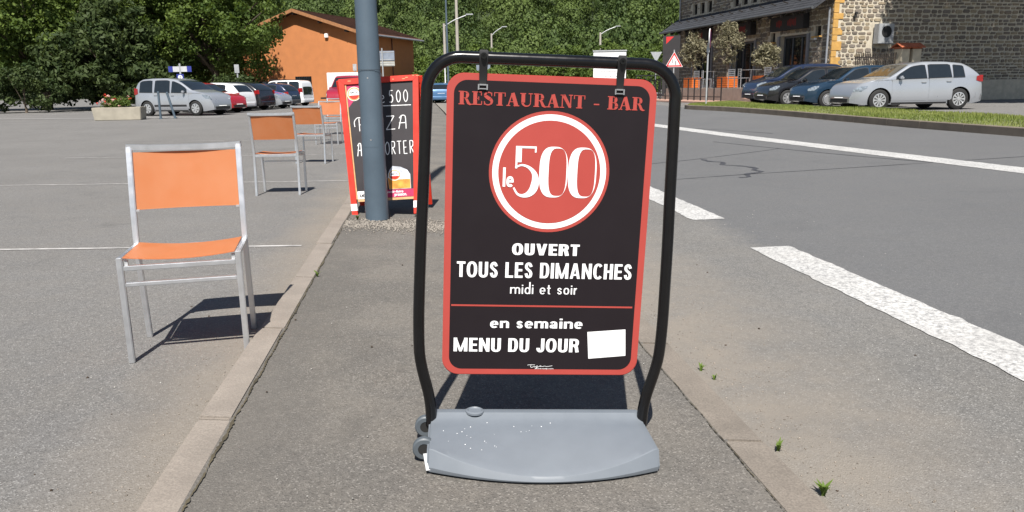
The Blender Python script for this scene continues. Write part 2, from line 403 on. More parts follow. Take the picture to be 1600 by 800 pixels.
# gravel strip round the lamp post and loose grit
def pebbles(name, n, fx, label, s0=.006, s1=.016, parent=None, col=(.27, .245, .21)):
    base = np.array([(1, 0, 0), (0, 1, 0), (-1, 0, 0), (0, -1, 0), (0, 0, .7), (0, 0, -.5)], float)
    fc = np.array([(0, 1, 4), (1, 2, 4), (2, 3, 4), (3, 0, 4), (1, 0, 5), (2, 1, 5), (3, 2, 5), (0, 3, 5)])
    P = np.array([fx() for _ in range(n)]); sc = rng.uniform(s0, s1, n)[:, None, None]
    an = rng.uniform(0, 6.28, n); c, s = np.cos(an), np.sin(an); b = base[None]*rng.uniform(.6, 1.2, (n, 6, 1))
    V = np.stack([b[..., 0]*c[:, None]-b[..., 1]*s[:, None], b[..., 0]*s[:, None]+b[..., 1]*c[:, None], b[..., 2]], 2)*sc+P[:, None]
    F = (fc[None]+6*np.arange(n)[:, None, None]).reshape(-1, 3)
    o = npmesh(name, V.reshape(-1, 3), F, leafmat(name+'_stone', [x*.55 for x in col], [x*1.6 for x in col], 0), attr=np.repeat(rng.uniform(0, 1, n), 6))
    tag(o, label, 'gravel', kind='stuff'); return o
def gv():
    y = random.gauss(6.15, .14); P = random.uniform(-.67, .95); return (P-.115*y, y, zpav(P, y)+.001)
pebbles('gravel', 5200, gv, 'loose gravel strip across the pavement at the post foot', .004, .011, col=(.21, .19, .165))
def gs():
    P = 1.12+abs(random.gauss(0, .22)) if random.random() < .7 else -.8-abs(random.gauss(0, .1)); y = random.uniform(1.3, 9)
    return (P-.115*y, y, (zroad(P, y) if P > 0 else gy(y))+.001)
pebbles('grit', 2600, gs, 'fine sandy grit gathered along the two kerbs', .0018, .005, col=(.22, .19, .16))
def ga():
    y = random.uniform(1.5, 7); x = random.uniform(-2.6, 2.6); return (x, y, ground_z(x, y)+.001)
pebbles('stone_chips', 260, ga, 'scattered stone chips lying on the asphalt', .002, .006, col=(.30, .29, .27))
def gl():
    y = random.uniform(1.6, 5); x = random.uniform(-2, 2.2); return (x, y, ground_z(x, y)+.001)
pebbles('leaf_litter', 46, gl, 'dark dry leaf scraps scattered on the pavement', .003, .009, col=(.05, .035, .025))

# ------------------------------------------------------------------ lettering
def sans_glyph(ch, w, h):
    """grotesque letters from overlapping strokes; unit capital height, w upright weight, h crossbar weight"""
    out = []; X = .54 if not ch.isupper() else 1      # x-height of small letters
    def rc(x0, x1, z0, z1): out.append([(x0, z0), (x1, z0), (x1, z1), (x0, z1)])
    def rib(pts, ws):
        m = MB(); m.ribbon(pts, ws)
        for f in m.f: out.append([(m.v[i][0], m.v[i][2]) for i in f])
    def ell(cx, cz, rx, rz, a0, a1, n=20):            # rx, rz to the outer edge
        o = []
        for i in range(n+1):
            a = R(a0+(a1-a0)*i/n); c, s_ = math.cos(a), math.sin(a)
            c = math.copysign(abs(c)**.85, c); s_ = math.copysign(abs(s_)**.85, s_)
            o.append(((cx+rx*c, cz+rz*s_), (cx+(rx-w)*c, cz+(rz-h)*s_)))
        for p, q in zip(o[:-1], o[1:]): out.append([p[0], q[0], q[1], p[1]])
    def par(x0, z0, x1, z1, ww): out.append([(x0-ww/2, z0), (x0+ww/2, z0), (x1+ww/2, z1), (x1-ww/2, z1)])
    W = .30+w*1.15
    if ch == 'O': ell(W/2+.02, .5, W/2+.03, .515, 0, 360, 36); wd = W+.05
    elif ch == 'U': rc(0, w, .3, 1); rc(W-w, W, .3, 1); ell(W/2, .3, W/2, .315, 180, 360); wd = W
    elif ch == 'V': par(w*.5, 1, W*.56-.02, 0, w*.9); par(W*1.12-w*.5, 1, W*.56+.02, 0, w*.9); wd = W*1.12
    elif ch in 'EL':
        rc(0, w, 0, 1); rc(w, W*.86, 0, h); wd = W*.86
        if ch == 'E': rc(w, W*.86, 1-h, 1); rc(w, W*.80, .5-h/2, .5+h/2)
    elif ch in 'RD':
        rc(0, w, 0, 1)
        if ch == 'D': rc(w, W*.52, 0, h); rc(w, W*.52, 1-h, 1); ell(W*.52, .5, W*.48, .5, -90, 90); wd = W
        else:
            rc(w, W*.58, 1-h, 1); rc(w, W*.6, .43, .43+h); ell(W*.55, .715, W*.45, .285, -90, 90)
            rib([(W*.55, .46), (W*.74, .40), (W*.80, .2), (W*.86, 0)], [w*.8, w, w, w]); wd = W+.02
    elif ch == 'T': rc(0, W*.92, 1-h, 1); rc(W*.46-w/2, W*.46+w/2, 0, 1-h); wd = W*.92
    elif ch == 'I': rc(0, w, 0, 1); wd = w
    elif ch == 'M': rc(0, w, 0, 1); rc(W*1.42-w, W*1.42, 0, 1); par(w*.5, 1, W*.71, 0, w*.72); par(W*1.42-w*.5, 1, W*.71, 0, w*.72); wd = W*1.42
    elif ch == 'N': rc(0, w, 0, 1); rc(W*1.08-w, W*1.08, 0, 1); par(w*.5, 1, W*1.08-w*.5, 0, w*.82); wd = W*1.08
    elif ch == 'H': rc(0, w, 0, 1); rc(W-w, W, 0, 1); rc(w, W-w, .5-h/2, .5+h/2); wd = W
    elif ch == 'A': par(w*.5, 0, W*.57-w*.1, 1, w*.9); par(W*1.14-w*.5, 0, W*.57+w*.1, 1, w*.9); rc(W*.26, W*.88, .2, .2+h*.8); wd = W*1.14
    elif ch == 'J': rc(W*.82-w, W*.82, .3, 1); ell(W*.41, .3, W*.41, .315, 180, 360); wd = W*.82
    elif ch == 'C': ell(W/2+.02, .5, W/2+.02, .515, 42, 318, 30); wd = W
    elif ch in 'Ss':
        k = X; p = [(.93, .76), (.72, .95), (.45, .99), (.15, .90), (.10, .70), (.40, .55), (.72, .44), (.92, .26), (.80, .06), (.50, .01), (.22, .06), (.06, .27)]
        ww = W*(.92 if k == 1 else .8); q = spline([(w*.45+x*(ww-w*.9), (h*.42+z*(k-h*.84)), 0) for x, z in p], 4)
        rib([(a[0], a[1]) for a in q], (h*.95+w*.25)/1.15); wd = ww
    elif ch in 'eo':
        ww = W*.92; ell(ww/2, X/2, ww/2, X/2+.012, 0 if ch == 'e' else 0, 318 if ch == 'e' else 360, 30)
        if ch == 'e': rc(w*.7, ww-.004, X*.42, X*.42+h*.8)
        wd = ww
    elif ch in 'nmr':
        n_ = {'n': 1, 'm': 2, 'r': 0}[ch]; ww = W*.86; rc(0, w, 0, X); st = ww-w
        for k in range(n_): ell(w/2+k*st+ww/2-w*.0, X*.62, ww/2-w*.0+w*.0, X*.38+.012, 0, 150, 16); rc((k+1)*st+w*.5, (k+1)*st+w*1.5, 0, X*.63)
        if ch == 'r': ell(w+W*.22, X*.6, W*.30, X*.4+.01, 75, 170, 10); wd = W*.58
        else: wd = n_*st+w*1.5
    elif ch == 'a':
        ww = W*.86; rc(ww-w, ww, 0, X*.66); ell(ww/2, X*.62, ww/2, X*.38+.012, 0, 160, 16); ell(ww*.45, X*.28, ww*.45, X*.29, 0, 360, 24); wd = ww+.03
    elif ch == 'i': rc(0, w, 0, X); rc(0, w, .66, .66+max(.10, h)); wd = w
    elif ch == 'l': rc(0, w, 0, 1); wd = w
    elif ch == 'd': ww = W*.92; rc(ww-w, ww, 0, 1); ell(ww/2, X/2, ww/2, X/2+.012, 0, 360, 30); wd = ww
    elif ch == 't': rc(W*.16, W*.16+w, .1, .76); rc(0, W*.16+w+W*.2, X-h*.9, X); ell(W*.16+w*1.0+W*.10, .12, w+W*.1, .135, 180, 280, 8); wd = W*.16+w+W*.22
    else: wd = .22
    return out, wd
def sans_text(name, s, x0, x1, z0, z1, mat, parent, y, w=.2, h=.16, gap=.07):
    x = 0; words = [[]]
    for ch in s:
        g, wd = sans_glyph(ch, w, h); words[-1] += [[(px+x, pz) for px, pz in p] for p in g]; x += wd+gap
        if ch == ' ': words.append([])
    x -= gap
    for polys in words:
        mb = MB()
        for i, p in enumerate(polys): mb.face([(x0+px/x*(x1-x0), y-.00008*(i % 13), z0+pz*(z1-z0)) for px, pz in p])
        mb.build(name, mat, parent, fix=False)
def text_mesh(name, s, x0, x1, z0, z1, mat, parent, y, bold=0, ref='H', spacing=1.0):
    """built-in font fitted to a box in the XZ plane; z0 baseline, z1 top of capitals or ascenders"""
    c = bpy.data.curves.new(name, 'FONT'); c.body = s; c.offset = bold; c.space_character = spacing; c.resolution_u = 5
    o = bpy.data.objects.new(name, c); COL.objects.link(o); dg = bpy.context.evaluated_depsgraph_get()
    me = bpy.data.meshes.new_from_object(o.evaluated_get(dg)); bpy.data.objects.remove(o); bpy.data.curves.remove(c)
    V = np.array([v.co[:] for v in me.vertices]); lo, hi = V.min(0), V.max(0)
    zt = .729 + bold if s.lower() != s or any(k in s for k in 'dlth') else .54+bold
    k = (z1-z0)/zt
    for v in me.vertices:
        X, Z = v.co[0], v.co[1]; v.co = (x0+(X-lo[0])/(hi[0]-lo[0])*(x1-x0), y, z0+Z*k)
    me.materials.clear(); return link_mesh(name, me, mat, parent)
def stroke_text(name, strokes, mat, parent, y, wd, sx=1, sz=1, ox=0, oz=0):
    mb = MB()
    for i, st in enumerate(strokes):
        pts = [(ox+a*sx, oz+b*sz) for a, b in st]
        if len(pts) > 2: pts = [(p[0], p[1]) for p in spline([(a, b, 0) for a, b in pts], 5)]
        mb.ribbon(pts, wd, y-.0003*(i % 5))
    return mb.build(name, mat, parent, fix=False)
SER = {}
def serif_glyph(ch):     # heavy roman capitals, unit height
    T_, t_ = .26, .085; out = []
    def rc(x0, x1, z0, z1): out.append([(x0, z0), (x1, z0), (x1, z1), (x0, z1)])
    def sf(x0, x1, z): rc(x0, x1, z, z+.075)
    def rib(pts, ws):
        m = MB(); m.ribbon(pts, ws); v = m.v
        for f in m.f: out.append([(v[i][0], v[i][2]) for i in f])
    def bowl(cx, cz, rx, rz, a0, a1, wmax=.26, wmin=.08):
        p = arc(cx, cz, rx, rz, a0, a1, 14); ws = [wmin+(wmax-wmin)*abs(math.cos(R(a0+(a1-a0)*i/14)))**1.3 for i in range(15)]; rib(p, ws)
    if ch in 'RB':
        rc(.09, .09+T_, .0, 1); sf(0, .40, 0); sf(0, .35, .945)
        if ch == 'R':
            rc(.3, .48, .945, 1); rc(.3, .48, .47, .525); bowl(.46, .735, .15, .235, 90, -90, .21, .055)
            rib([(.42, .5), (.55, .4), (.68, .1), (.80, .02), (.92, .03)], [.06, .17, .2, .13, .05]); w_ = .90
        else:
            rc(.3, .46, .945, 1); rc(.3, .48, .50, .555); rc(.3, .46, 0, .055)
            bowl(.44, .755, .14, .215, 90, -90, .21, .055); bowl(.46, .28, .18, .25, 90, -90, .23, .055); w_ = .78
    elif ch == 'E':
        rc(.09, .09+T_, 0, 1); sf(0, .68, 0); sf(0, .66, .945); rc(.3, .46, .475, .525); rc(.44, .49, .36, .64); rc(.61, .67, .72, .945); rc(.64, .70, .055, .3); w_ = .76
    elif ch == 'T':
        rc(.29, .29+T_, 0, 1); sf(.18, .61, 0); rc(0, .79, .945, 1); rc(0, .06, .7, .945); rc(.73, .79, .7, .945); w_ = .84
    elif ch == 'A':
        rib([(.42, 1.0), (.70, .0)], [.25, .28]); rib([(.38, .95), (.13, .03)], [.09, .09]); rc(.2, .58, .3, .355); sf(0, .27, 0); sf(.5, .90, 0); w_ = .92
    elif ch == 'U':
        rc(.09, .09+T_, .3, 1); sf(0, .40, .945); sf(.58, .86, .945); rc(.70, .76, .3, 1)
        rib(arc(.46, .3, .27, .27, 180, 360, 14), [.20-.14*(i/14)**.6 for i in range(15)]); w_ = .92
    elif ch == 'N':
        rc(.11, .185, 0, 1); sf(0, .29, 0); rc(0, .3, .945, 1); rib([(.22, .98), (.72, .05)], [.24, .2]); rc(.70, .775, 0, 1); sf(.59, .88, .945); w_ = .93
    elif ch == 'S':
        p = [(.57, .78), (.52, .93), (.34, .975), (.16, .88), (.14, .72), (.30, .58), (.46, .47), (.58, .32), (.53, .12), (.32, .03), (.13, .10), (.07, .27)]
        q = [(a[0], a[1]) for a in spline([(x, z, 0) for x, z in p], 4)]; k = len(q)
        rib(q, [.075+.19*math.exp(-((i/k-.48)/.2)**2) for i in range(k)]); rc(.55, .60, .7, .97); rc(.05, .10, .03, .3); w_ = .72
    elif ch == '-': rc(.12, .5, .30, .40); w_ = .62
    else: w_ = .42
    return out, w_
def serif_text(name, s, x0, x1, z0, z1, mat, parent, y):
    x = 0; words = [[]]
    for ch in s:
        g, w_ = serif_glyph(ch); words[-1] += [[(px+x, pz) for px, pz in p] for p in g]; x += w_+.02
        if ch == ' ': words.append([])
    x -= .02
    for polys in words:
        mb = MB()
        for i, p in enumerate(polys): mb.face([(x0+px/x*(x1-x0), y-.00012*(i % 9), z0+pz*(z1-z0)) for px, pz in p])
        mb.build(name, mat, parent, fix=False)
def disc(name, r, mat, parent, c, y, n=72):
    return MB().face([(c[0]+a, y, c[1]+b) for a, b in arc(0, 0, r, r, 0, 360-360/n, n-1)]).build(name, mat, parent, fix=False)

# ------------------------------------------------------------------ the restaurant's swinging pavement sign
PS = thing('pavement_sign', 'black and red restaurant pavement sign hanging in a tubular frame on grey base', 'sign',
           (.072, 2.285, zpav(.072+.115*2.285, 2.285)), (0, .0506, .0713))
half = [(.345, .052), (.347, .11), (.356, .165), (.374, .235), (.385, .30), (.388, .40), (.387, .5), (.384, .65), (.379, .8), (.375, .95), (.371, 1.085)]
cor = arc(.271, 1.104, .1, .1, 4, 90, 9)
hp = half+cor; path = [(-x, 0, z) for x, z in hp]+[(x, 0, z) for x, z in reversed(hp)]
path = spline(path[:len(half)+2], 3)[:-1]+[Vector(p) for p in path[len(half)+1:-(len(half)+2)]]+spline(path[-(len(half)+2):], 3)
MB().tube(path, .0178, 20).build('frame', BLACK_TUBE, PS, smooth=True, ang=60)
def sign_base():
    mb = MB(); us = np.linspace(-1, 1, 41); rows = []; Wb = .352
    for q in us:
        u = q*Wb; e = abs(q)**2
        vc = -.284+.090*e; vb = -.293+.072*e
        zc = .024+.050*e; zend = 1-.10*max(0, (abs(q)-.93)/.07)**2
        r = [(.056, .0), (.062, .012), (.060, .070), (.052, .083), (.036, .089), (.012, .089), (-.006, .079), (-.022, .0735)]
        for k in range(1, 9): f = k/8; r.append((-.022+(vc+.022)*f, .0735+(zc-.0735)*f+.006*math.sin(math.pi*f)*(1-e)))
        r += [(vc-.0035, zc-.0022), (vc+(vb-vc)*.5-.003, zc*.62), (vb-.001, zc*.25+.004), (vb, .008), (vb+.003, 0)]
        rows.append([(u, v, z*zend) for v, z in r])
    n = len(rows[0]); vs = [p for r in rows for p in r]
    fs = [(i*n+j, (i+1)*n+j, (i+1)*n+j+1, i*n+j+1) for i in range(40) for j in range(n-1)]
    fs += [((i+1)*n, i*n, i*n+n-1, (i+1)*n+n-1) for i in range(40)]+[tuple(range(n)), tuple(range(41*n-1, 40*n-1, -1))]
    b = mb.add(vs, fs).build('base', BASE_PLASTIC, PS, smooth=False)
    bm = bmesh.new(); bm.from_mesh(b.data)
    es = [e for e in bm.edges if e.calc_face_angle(0) > 1.2 or (abs(abs(e.verts[0].co.x)-Wb) < 1e-4 and abs(abs(e.verts[1].co.x)-Wb) < 1e-4)]
    bmesh.ops.bevel(bm, geom=es, offset=.008, segments=3, affect='EDGES', clamp_overlap=True); bm.to_mesh(b.data); bm.free()
    b.data.shade_smooth(); b.data.set_sharp_from_angle(angle=R(28))
    return b
SB = sign_base()
MB().lathe([(.030, 0), (.030, .006), (.024, .009), (.020, .005), (.0, .005)], 24, c=(-.205, .020, .0865), cap=False).build('filler_cap', BASE_PLASTIC, SB, smooth=True)
for v, z in ((.005, .046), (-.140, .041)):
    wl = MB().lathe([(.018, -.012), (.031, -.012), (.035, -.008), (.035, .008), (.031, .012), (.018, .012)], 28, 'Y', (-.362, v, z), cap=False).build('wheel', M('wheel_grey', (.075, .088, .10), .5), PS, smooth=True)
    MB().lathe([(.022, -.010), (.022, .010)], 20, 'Y', (-.362, v, z)).build('hub', DARK, wl)
MB().beam((-.3535, -.185, .045), (-.343, -.226, .012), .02, .004, (0, 0, 1)).build('edge_clip', GALV, SB)
def droplets():
    mb = MB()
    for k in range(34):
        u = random.uniform(-.31, .05) if k < 55 else random.uniform(0, .3); v = random.uniform(-.2, -.03); r = random.uniform(.0010, .0022); z = .0745+(v+.022)*(.046-.05*(u/.352)**2)/.22+.0045*(1-(u/.352)**2)*math.sin(math.pi*min(1, max(0, (-.022-v)/.24)))
        mb.lathe([(r, 0), (r*.7, r*.6), (0, r*.8)], 6, c=(u, v, z-.0005), cap=False)
    tag(mb.build('paint_specks', WHITE, SB), kind='stuff')
droplets()
BD = MB().prism(rrect(-.313, .313, .227, 1.160, .052, 10), -.007, .007).build('board', SIGN_RED, PS, bevel=.0025)
YB = -.0074
MB().face([(a, YB, b) for a, b in rrect(-.292, .292, .247, 1.140, .040, 10)]).build('printed_panel', SIGN_BLACK, BD, fix=False)
YL = YB-.0008
serif_text('heading_lettering', 'RESTAURANT - BAR', -.278, .277, 1.069, 1.107, SIGN_RED, BD, YL)
disc('roundel', .183, SIGN_RED, BD, (0, .876), YL); disc('roundel_ring', .173, WHITE, BD, (0, .876), YL-.0006); disc('roundel_centre', .155, SIGN_RED, BD, (0, .876), YL-.0012)
YT = YL-.0022
sans_text('roundel_lettering', 'le', -.1405, -.1075, .830, .888, WHITE, BD, YT, .16, .14, .06)
def numeral():
    mb = MB()
    for x0, x1 in ((-.031, .0555), (.0565, .143)):          # heavy left side, hairline right
        cx, rx, rz, cz = (x0+x1)/2, (x1-x0)/2, .0765, .8775; n = 64
        def se(cx, rx, rz, k): return [(cx+rx*math.copysign(abs(math.cos(a))**k, math.cos(a)), cz+rz*math.copysign(abs(math.sin(a))**k, math.sin(a))) for a in [2*math.pi*i/n for i in range(n)]]
        o, i_ = se(cx, rx, rz, .70), se(cx+.0118, rx*.625, rz-.0048, .62)
        mb.add([(a, YT, b) for a, b in o+i_], [(i, (i+1) % n, (i+1) % n+n, i+n) for i in range(n)])
    mb.face([(-.104, YT, .905), (-.086, YT, .905), (-.086, YT, .953), (-.104, YT, .953)])
    mb.face([(-.086, YT-.0001, .947), (-.042, YT-.0001, .947), (-.042, YT-.0001, .953), (-.086, YT-.0001, .953)])
    mb.face([(-.047, YT-.0002, .935), (-.042, YT-.0002, .935), (-.042, YT-.0002, .9475), (-.047, YT-.0002, .9475)])
    p = [(-.104, .889), (-.085, .8965), (-.063, .890), (-.046, .872), (-.042, .848), (-.048, .824), (-.062, .809), (-.080, .804), (-.096, .810), (-.107, .828)]
    q = [(a[0], a[1]) for a in spline([(x, z, 0) for x, z in p], 4)]; k = len(q)
    mb.ribbon(q, [.005+.019*math.exp(-((i/k-.50)/.22)**2) for i in range(k)], YT-.0003)
    mb.face([(-.104, YT-.0004, .886), (-.0985, YT-.0004, .886), (-.0985, YT-.0004, .906), (-.104, YT-.0004, .906)])
    mb.build('roundel_numeral', WHITE, BD, fix=False)
numeral()
sans_text('opening_lettering', 'OUVERT', -.104, .105, .620, .656, WHITE, BD, YL, .225, .18, .085)
sans_text('opening_lettering', 'TOUS LES DIMANCHES', -.273, .275, .547, .596, WHITE, BD, YL, .170, .145, .085)
sans_text('opening_lettering', 'midi et soir', -.106, .105, .496, .534, WHITE, BD, YL, .092, .082, .10)
MB().face([(-.288, YL, .4535), (.284, YL, .4535), (.284, YL, .459), (-.288, YL, .459)]).build('divider_rule', SIGN_RED, BD, fix=False)
sans_text('menu_lettering', 'en semaine', -.165, .128, .384, .426, WHITE, BD, YL, .165, .115, .085)
sans_text('menu_lettering', 'MENU DU JOUR', -.278, .121, .305, .350, WHITE, BD, YL, .180, .150, .085)
MB().prism([(.145, .373), (.153, .284), (.273, .295), (.267, .383)], YB-.0012, YB-.0004).build('price_sticker', WHITE, BD)
stroke_text('printer_signature', [[(0, .9), (.15, 1), (.3, .95)], [(.15, 1), (.13, .4), (.18, .2), (.28, .5), (.3, .3), (.4, .7), (.36, .1), (.3, -.3), (.42, .3), (.55, .8), (.5, .5), (.62, .5), (.7, .6), (.78, .5), (.9, .6), (1, .75)]], WHITE, BD, YL, .0012, .08, .011, -.042, .251)
text_mesh('printer_lettering', 'www.tudp.com', -.016, .042, .2475, .2515, WHITE, BD, YL, .01)
for s in (-.208, .198):
    p = [(s, -.0225, 1.226), (s, -.0255, 1.212), (s, -.0225, 1.192), (s, -.0135, 1.172), (s, -.0125, 1.128)]
    mb = MB(); ws = [.024, .027, .026, .024, .022]; vs = []
    for (x, y, z), w_ in zip(p, ws): vs += [(x-w_/2, y, z), (x+w_/2, y, z), (x+w_/2, y+.004, z), (x-w_/2, y+.004, z)]
    mb.add(vs, [(4*i+k, 4*i+(k+1) % 4, 4*i+4+(k+1) % 4, 4*i+4+k) for i in range(4) for k in range(4)]+[(3, 2, 1, 0), (16, 17, 18, 19)])
    st = mb.build('hanging_strap', M('black_strap', (.008, .008, .009), .55), PS, bevel=.0015)
    MB().lathe([(.009, -.033), (.009, -.028), (.004, -.031), (.004, -.033)], 16, 'Y', (s, .002, 1.209)).build('screw', BLACK_TUBE, st, smooth=True)
    cl = MB()
    cl.box((s-.0125, -.012, 1.121), (.004, .006, .016)); cl.box((s+.0125, -.012, 1.121), (.004, .006, .016)); cl.box((s, -.012, 1.1275), (.020, .006, .004)); cl.box((s, -.0115, 1.116), (.020, .004, .003))
    cl.build('clip', STEEL, st)

# ------------------------------------------------------------------ orange sling chairs
def make_chair(label, loc, yaw):
    t = thing('sling_chair', label, 'chair', loc, (0, 0, yaw), 'orange sling chairs standing along the pavement')
    hw, q = .2345, .024
    for s in (-1, 1):
        x = s*hw
        MB().beam((x, -.172, 0), (x, -.172, .462), q, q, (0, 1, 0)).build('front_leg', ALU, t, bevel=.003)
        mb = MB(); pr = [(.185, 0), (.160, .25), (.146, .45), (.168, .63), (.222, .895)]
        vs = []
        for (y, z) in pr:
            for i, j in ((-1, -1), (1, -1), (1, 1), (-1, 1)): vs.append((x+i*q/2, y+j*q/2, z))
        mb.add(vs, [(4*i+k, 4*i+(k+1) % 4, 4*i+4+(k+1) % 4, 4*i+4+k) for i in range(4) for k in range(4)]+[(3, 2, 1, 0), (16, 17, 18, 19)])
        mb.build('rear_leg', ALU, t, bevel=.003)
        MB().beam((x*.995, -.160, .450), (x*.995, .138, .450), q*.9, .022).build('side_rail', ALU, t, bevel=.003)
    MB().beam((-hw+.0125, -.172, .415), (hw-.0125, -.172, .415), .02, .022).build('front_rail', ALU, t, bevel=.003)
    MB().beam((-hw+.0125, -.172, .345), (hw-.0125, -.172, .345), .02, .018).build('stretcher', ALU, t, bevel=.003)
    MB().beam((-hw+.0125, .149, .435), (hw-.0125, .149, .435), .02, .03).build('rear_rail', ALU, t, bevel=.003)
    rail = spline([(-hw-.012, .222, .890), (-.12, .235, .884), (.12, .235, .884), (hw+.012, .222, .890)], 5)
    mb = MB()
    for a, b in zip(rail[:-1], rail[1:]): mb.beam(a, b, .027, .024)
    mb.build('top_rail', ALU, t)
    def sling(name, e0, e1, sag, n=10, m=8):    # e0 -> e1 edges as (y,z), bowed between the side tubes
        vs = []; fs = []
        for k in range(2):
            for i in range(n+1):
                u = -1+2*i/n
                for j in range(m+1):
                    f = j/m; y = e0[0]+(e1[0]-e0[0])*f; z = e0[1]+(e1[1]-e0[1])*f; b = (1-u*u)
                    vs.append((u*(hw-.014), y+sag[0]*b+k*.003*(sag[0] != 0), z+sag[1]*b-k*.003*(sag[1] != 0)))
        q_ = (n+1)*(m+1); id_ = lambda k, i, j: k*q_+i*(m+1)+j
        for i in range(n):
            for j in range(m):
                fs.append((id_(0, i, j), id_(0, i+1, j), id_(0, i+1, j+1), id_(0, i, j+1))); fs.append((id_(1, i, j), id_(1, i, j+1), id_(1, i+1, j+1), id_(1, i+1, j)))
        for i in range(n):
            for j in (0, m): fs.append((id_(0, i, j), id_(1, i, j), id_(1, i+1, j), id_(0, i+1, j)))
        for j in range(m):
            for i in (0, n): fs.append((id_(0, i, j), id_(0, i, j+1), id_(1, i, j+1), id_(1, i, j)))
        return MB().add(vs, fs).build(name, SLING, t, smooth=True, ang=50)
    sling('seat', (-.178, .462), (.143, .465), (0, -.016)); sling('backrest', (.166, .61), (.217, .865), (.020, 0))
    for s in (-1, 1):
        for y in (-.16,): MB().box((s*(hw-.022), y, .436), (.014, .012, .024)).build('sling_clip', GALV, t)
        MB().box((s*(hw-.02), .162, .608), (.014, .012, .008)).build('sling_clip', GALV, t)
    return t
make_chair('nearest orange sling chair, facing the camera, with its front rails showing', (-1.447, 3.29, 0), .24)
make_chair('orange chair with its back turned, second from the camera', (-2.58, 8.48, 0), 3.20)
make_chair('orange chair with its back turned, third from the camera', (-3.12, 12.10, 0), 3.03)
make_chair('orange chair facing the camera, just left of the chalkboard frame', (-3.86, 16.28, 0), -.05)
make_chair('farthest orange chair, half hidden behind the chalkboard frame', (-4.42, 19.5, gy(19.5)), .02)

# ------------------------------------------------------------------ chalkboard A-frame
AB = thing('chalkboard_sign', 'red framed chalkboard A-sign offering pizza, behind the grey post', 'sign',
           (-1.110, 6.62, zpav(-1.110+.115*6.62, 6.62)), (0, -.045, -.02))
LEAN = R(12)
def lean(front=True):
    e = bpy.data.objects.new('hinged_panel', None)
    return e
ca, sa = math.cos(LEAN), math.sin(LEAN)
HB = 1.225
def Lp(x, h, y=0): return (x, h*sa+y*ca, h*ca-y*sa)      # panel plane, y<0 toward the viewer
def quadbar(mb, pts, y0, y1):
    vs = [Lp(a, b, y0) for a, b in pts]+[Lp(a, b, y1) for a, b in pts]; n = len(pts)
    mb.add(vs, [tuple(range(n)), tuple(range(2*n-1, n-1, -1))]+[(i, i+n, (i+1) % n+n, (i+1) % n) for i in range(n)])
hb = lambda h: .300+.057*h/HB       # half width grows upward
bw = .052
for s, nm in ((-1, 'stile'), (1, 'stile')):
    mb = MB(); quadbar(mb, [(s*hb(0), 0), (s*(hb(0)-bw), 0), (s*(hb(HB)-bw), HB-bw), (s*hb(HB), HB)], -.018, .018); st = mb.build(nm, RED_PAINT, AB, bevel=.002)
    mb = MB(); quadbar(mb, [(s*(hb(.05)+.001), .055), (s*(hb(.05)-bw-.001), .055), (s*(hb(.12)-bw-.001), .115), (s*(hb(.12)+.001), .115)], -.0195, .0195); mb.build('white_band', WHITE, st)
mb = MB(); quadbar(mb, [(-hb(HB), HB), (hb(HB), HB), (hb(HB)-bw, HB-bw), (-hb(HB)+bw, HB-bw)], -.018, .018); tr = mb.build('top_bar', RED_PAINT, AB, bevel=.002)
mb = MB()
for k in range(9):
    u = random.uniform(-.3, .34); l = random.uniform(.008, .03); h0 = HB-random.uniform(.002, .03); quadbar(mb, [(u, h0-.006), (u+l, h0-.006), (u+l, h0), (u, h0)], -.0188, -.0184)
tag(mb.build('chipped_paint', WOOD, tr), kind='stuff')
p0, p1 = .155, HB-bw+.004
mb = MB(); quadbar(mb, [(-hb(p0)+bw+.012, p0), (hb(p0)-bw, p0), (hb(p1)-bw, p1), (-hb(p1)+bw+.012, p1)], -.002, .008); PN = mb.build('panel', CHALK, AB)
mb = MB(); quadbar(mb, [(-hb(p0)+bw+.001, p0), (-hb(p0)+bw+.012, p0), (-hb(p1)+bw+.012, p1), (-hb(p1)+bw+.001, p1)], -.010, .010); mb.build('wooden_edge', WOOD, AB)
mb = MB(); quadbar(mb, [(-hb(p0)+bw+.012, p0-.022), (hb(p0)-bw, p0-.022), (hb(p0)-bw, p0-.001), (-hb(p0)+bw+.012, p0-.001)], -.006, .008); mb.build('bottom_bar', WOOD, AB)
def onp(obj):     # lay flat XZ artwork (x = panel x, z = height along panel) onto the leaning panel
    for v in obj.data.vertices: v.co = Lp(v.co[0], v.co[2], v.co[1])
    return obj
MAG = M('magenta_print', (.40, .02, .09), .5, var=.05); GOLD = M('gold_print', (.55, .30, .10), .5, var=.05); BEER = M('beer_print', (.66, .27, .04), .5, var=.45, scale=14)
PALEGREY = M('glass_print', (.45, .47, .52), .4, var=.5, scale=10)
xl = lambda h: -hb(h)+bw+.013
xr = lambda h: hb(h)-bw-.001
y1_ = -.0026
onp(MB().face([(xl(.97), y1_, .97), (-.11, y1_, 1.175), (xl(1.175), y1_, 1.175)]).build('corner_print', MAG, PN, fix=False))
for r, m_, dy in ((.062, WHITE, 0), (.058, GOLD, .0005), (.046, WHITE, .0010)): onp(disc('badge', r, m_, PN, (-.225, 1.09), y1_-.0005-dy, 40))
onp(MB().face([(a, y1_-.0021, b) for a, b in arc(-.225, 1.085, .044, .042, 190, 350, 16)]).build('badge_band', RED_PAINT, PN, fix=False))
onp(text_mesh('badge_lettering', 'AMSTEL', -.262, -.188, 1.093, 1.112, CHALK, PN, y1_-.0026, .02))
CW = M('chalk_white', (.68, .68, .68), .9, var=.2, scale=60)
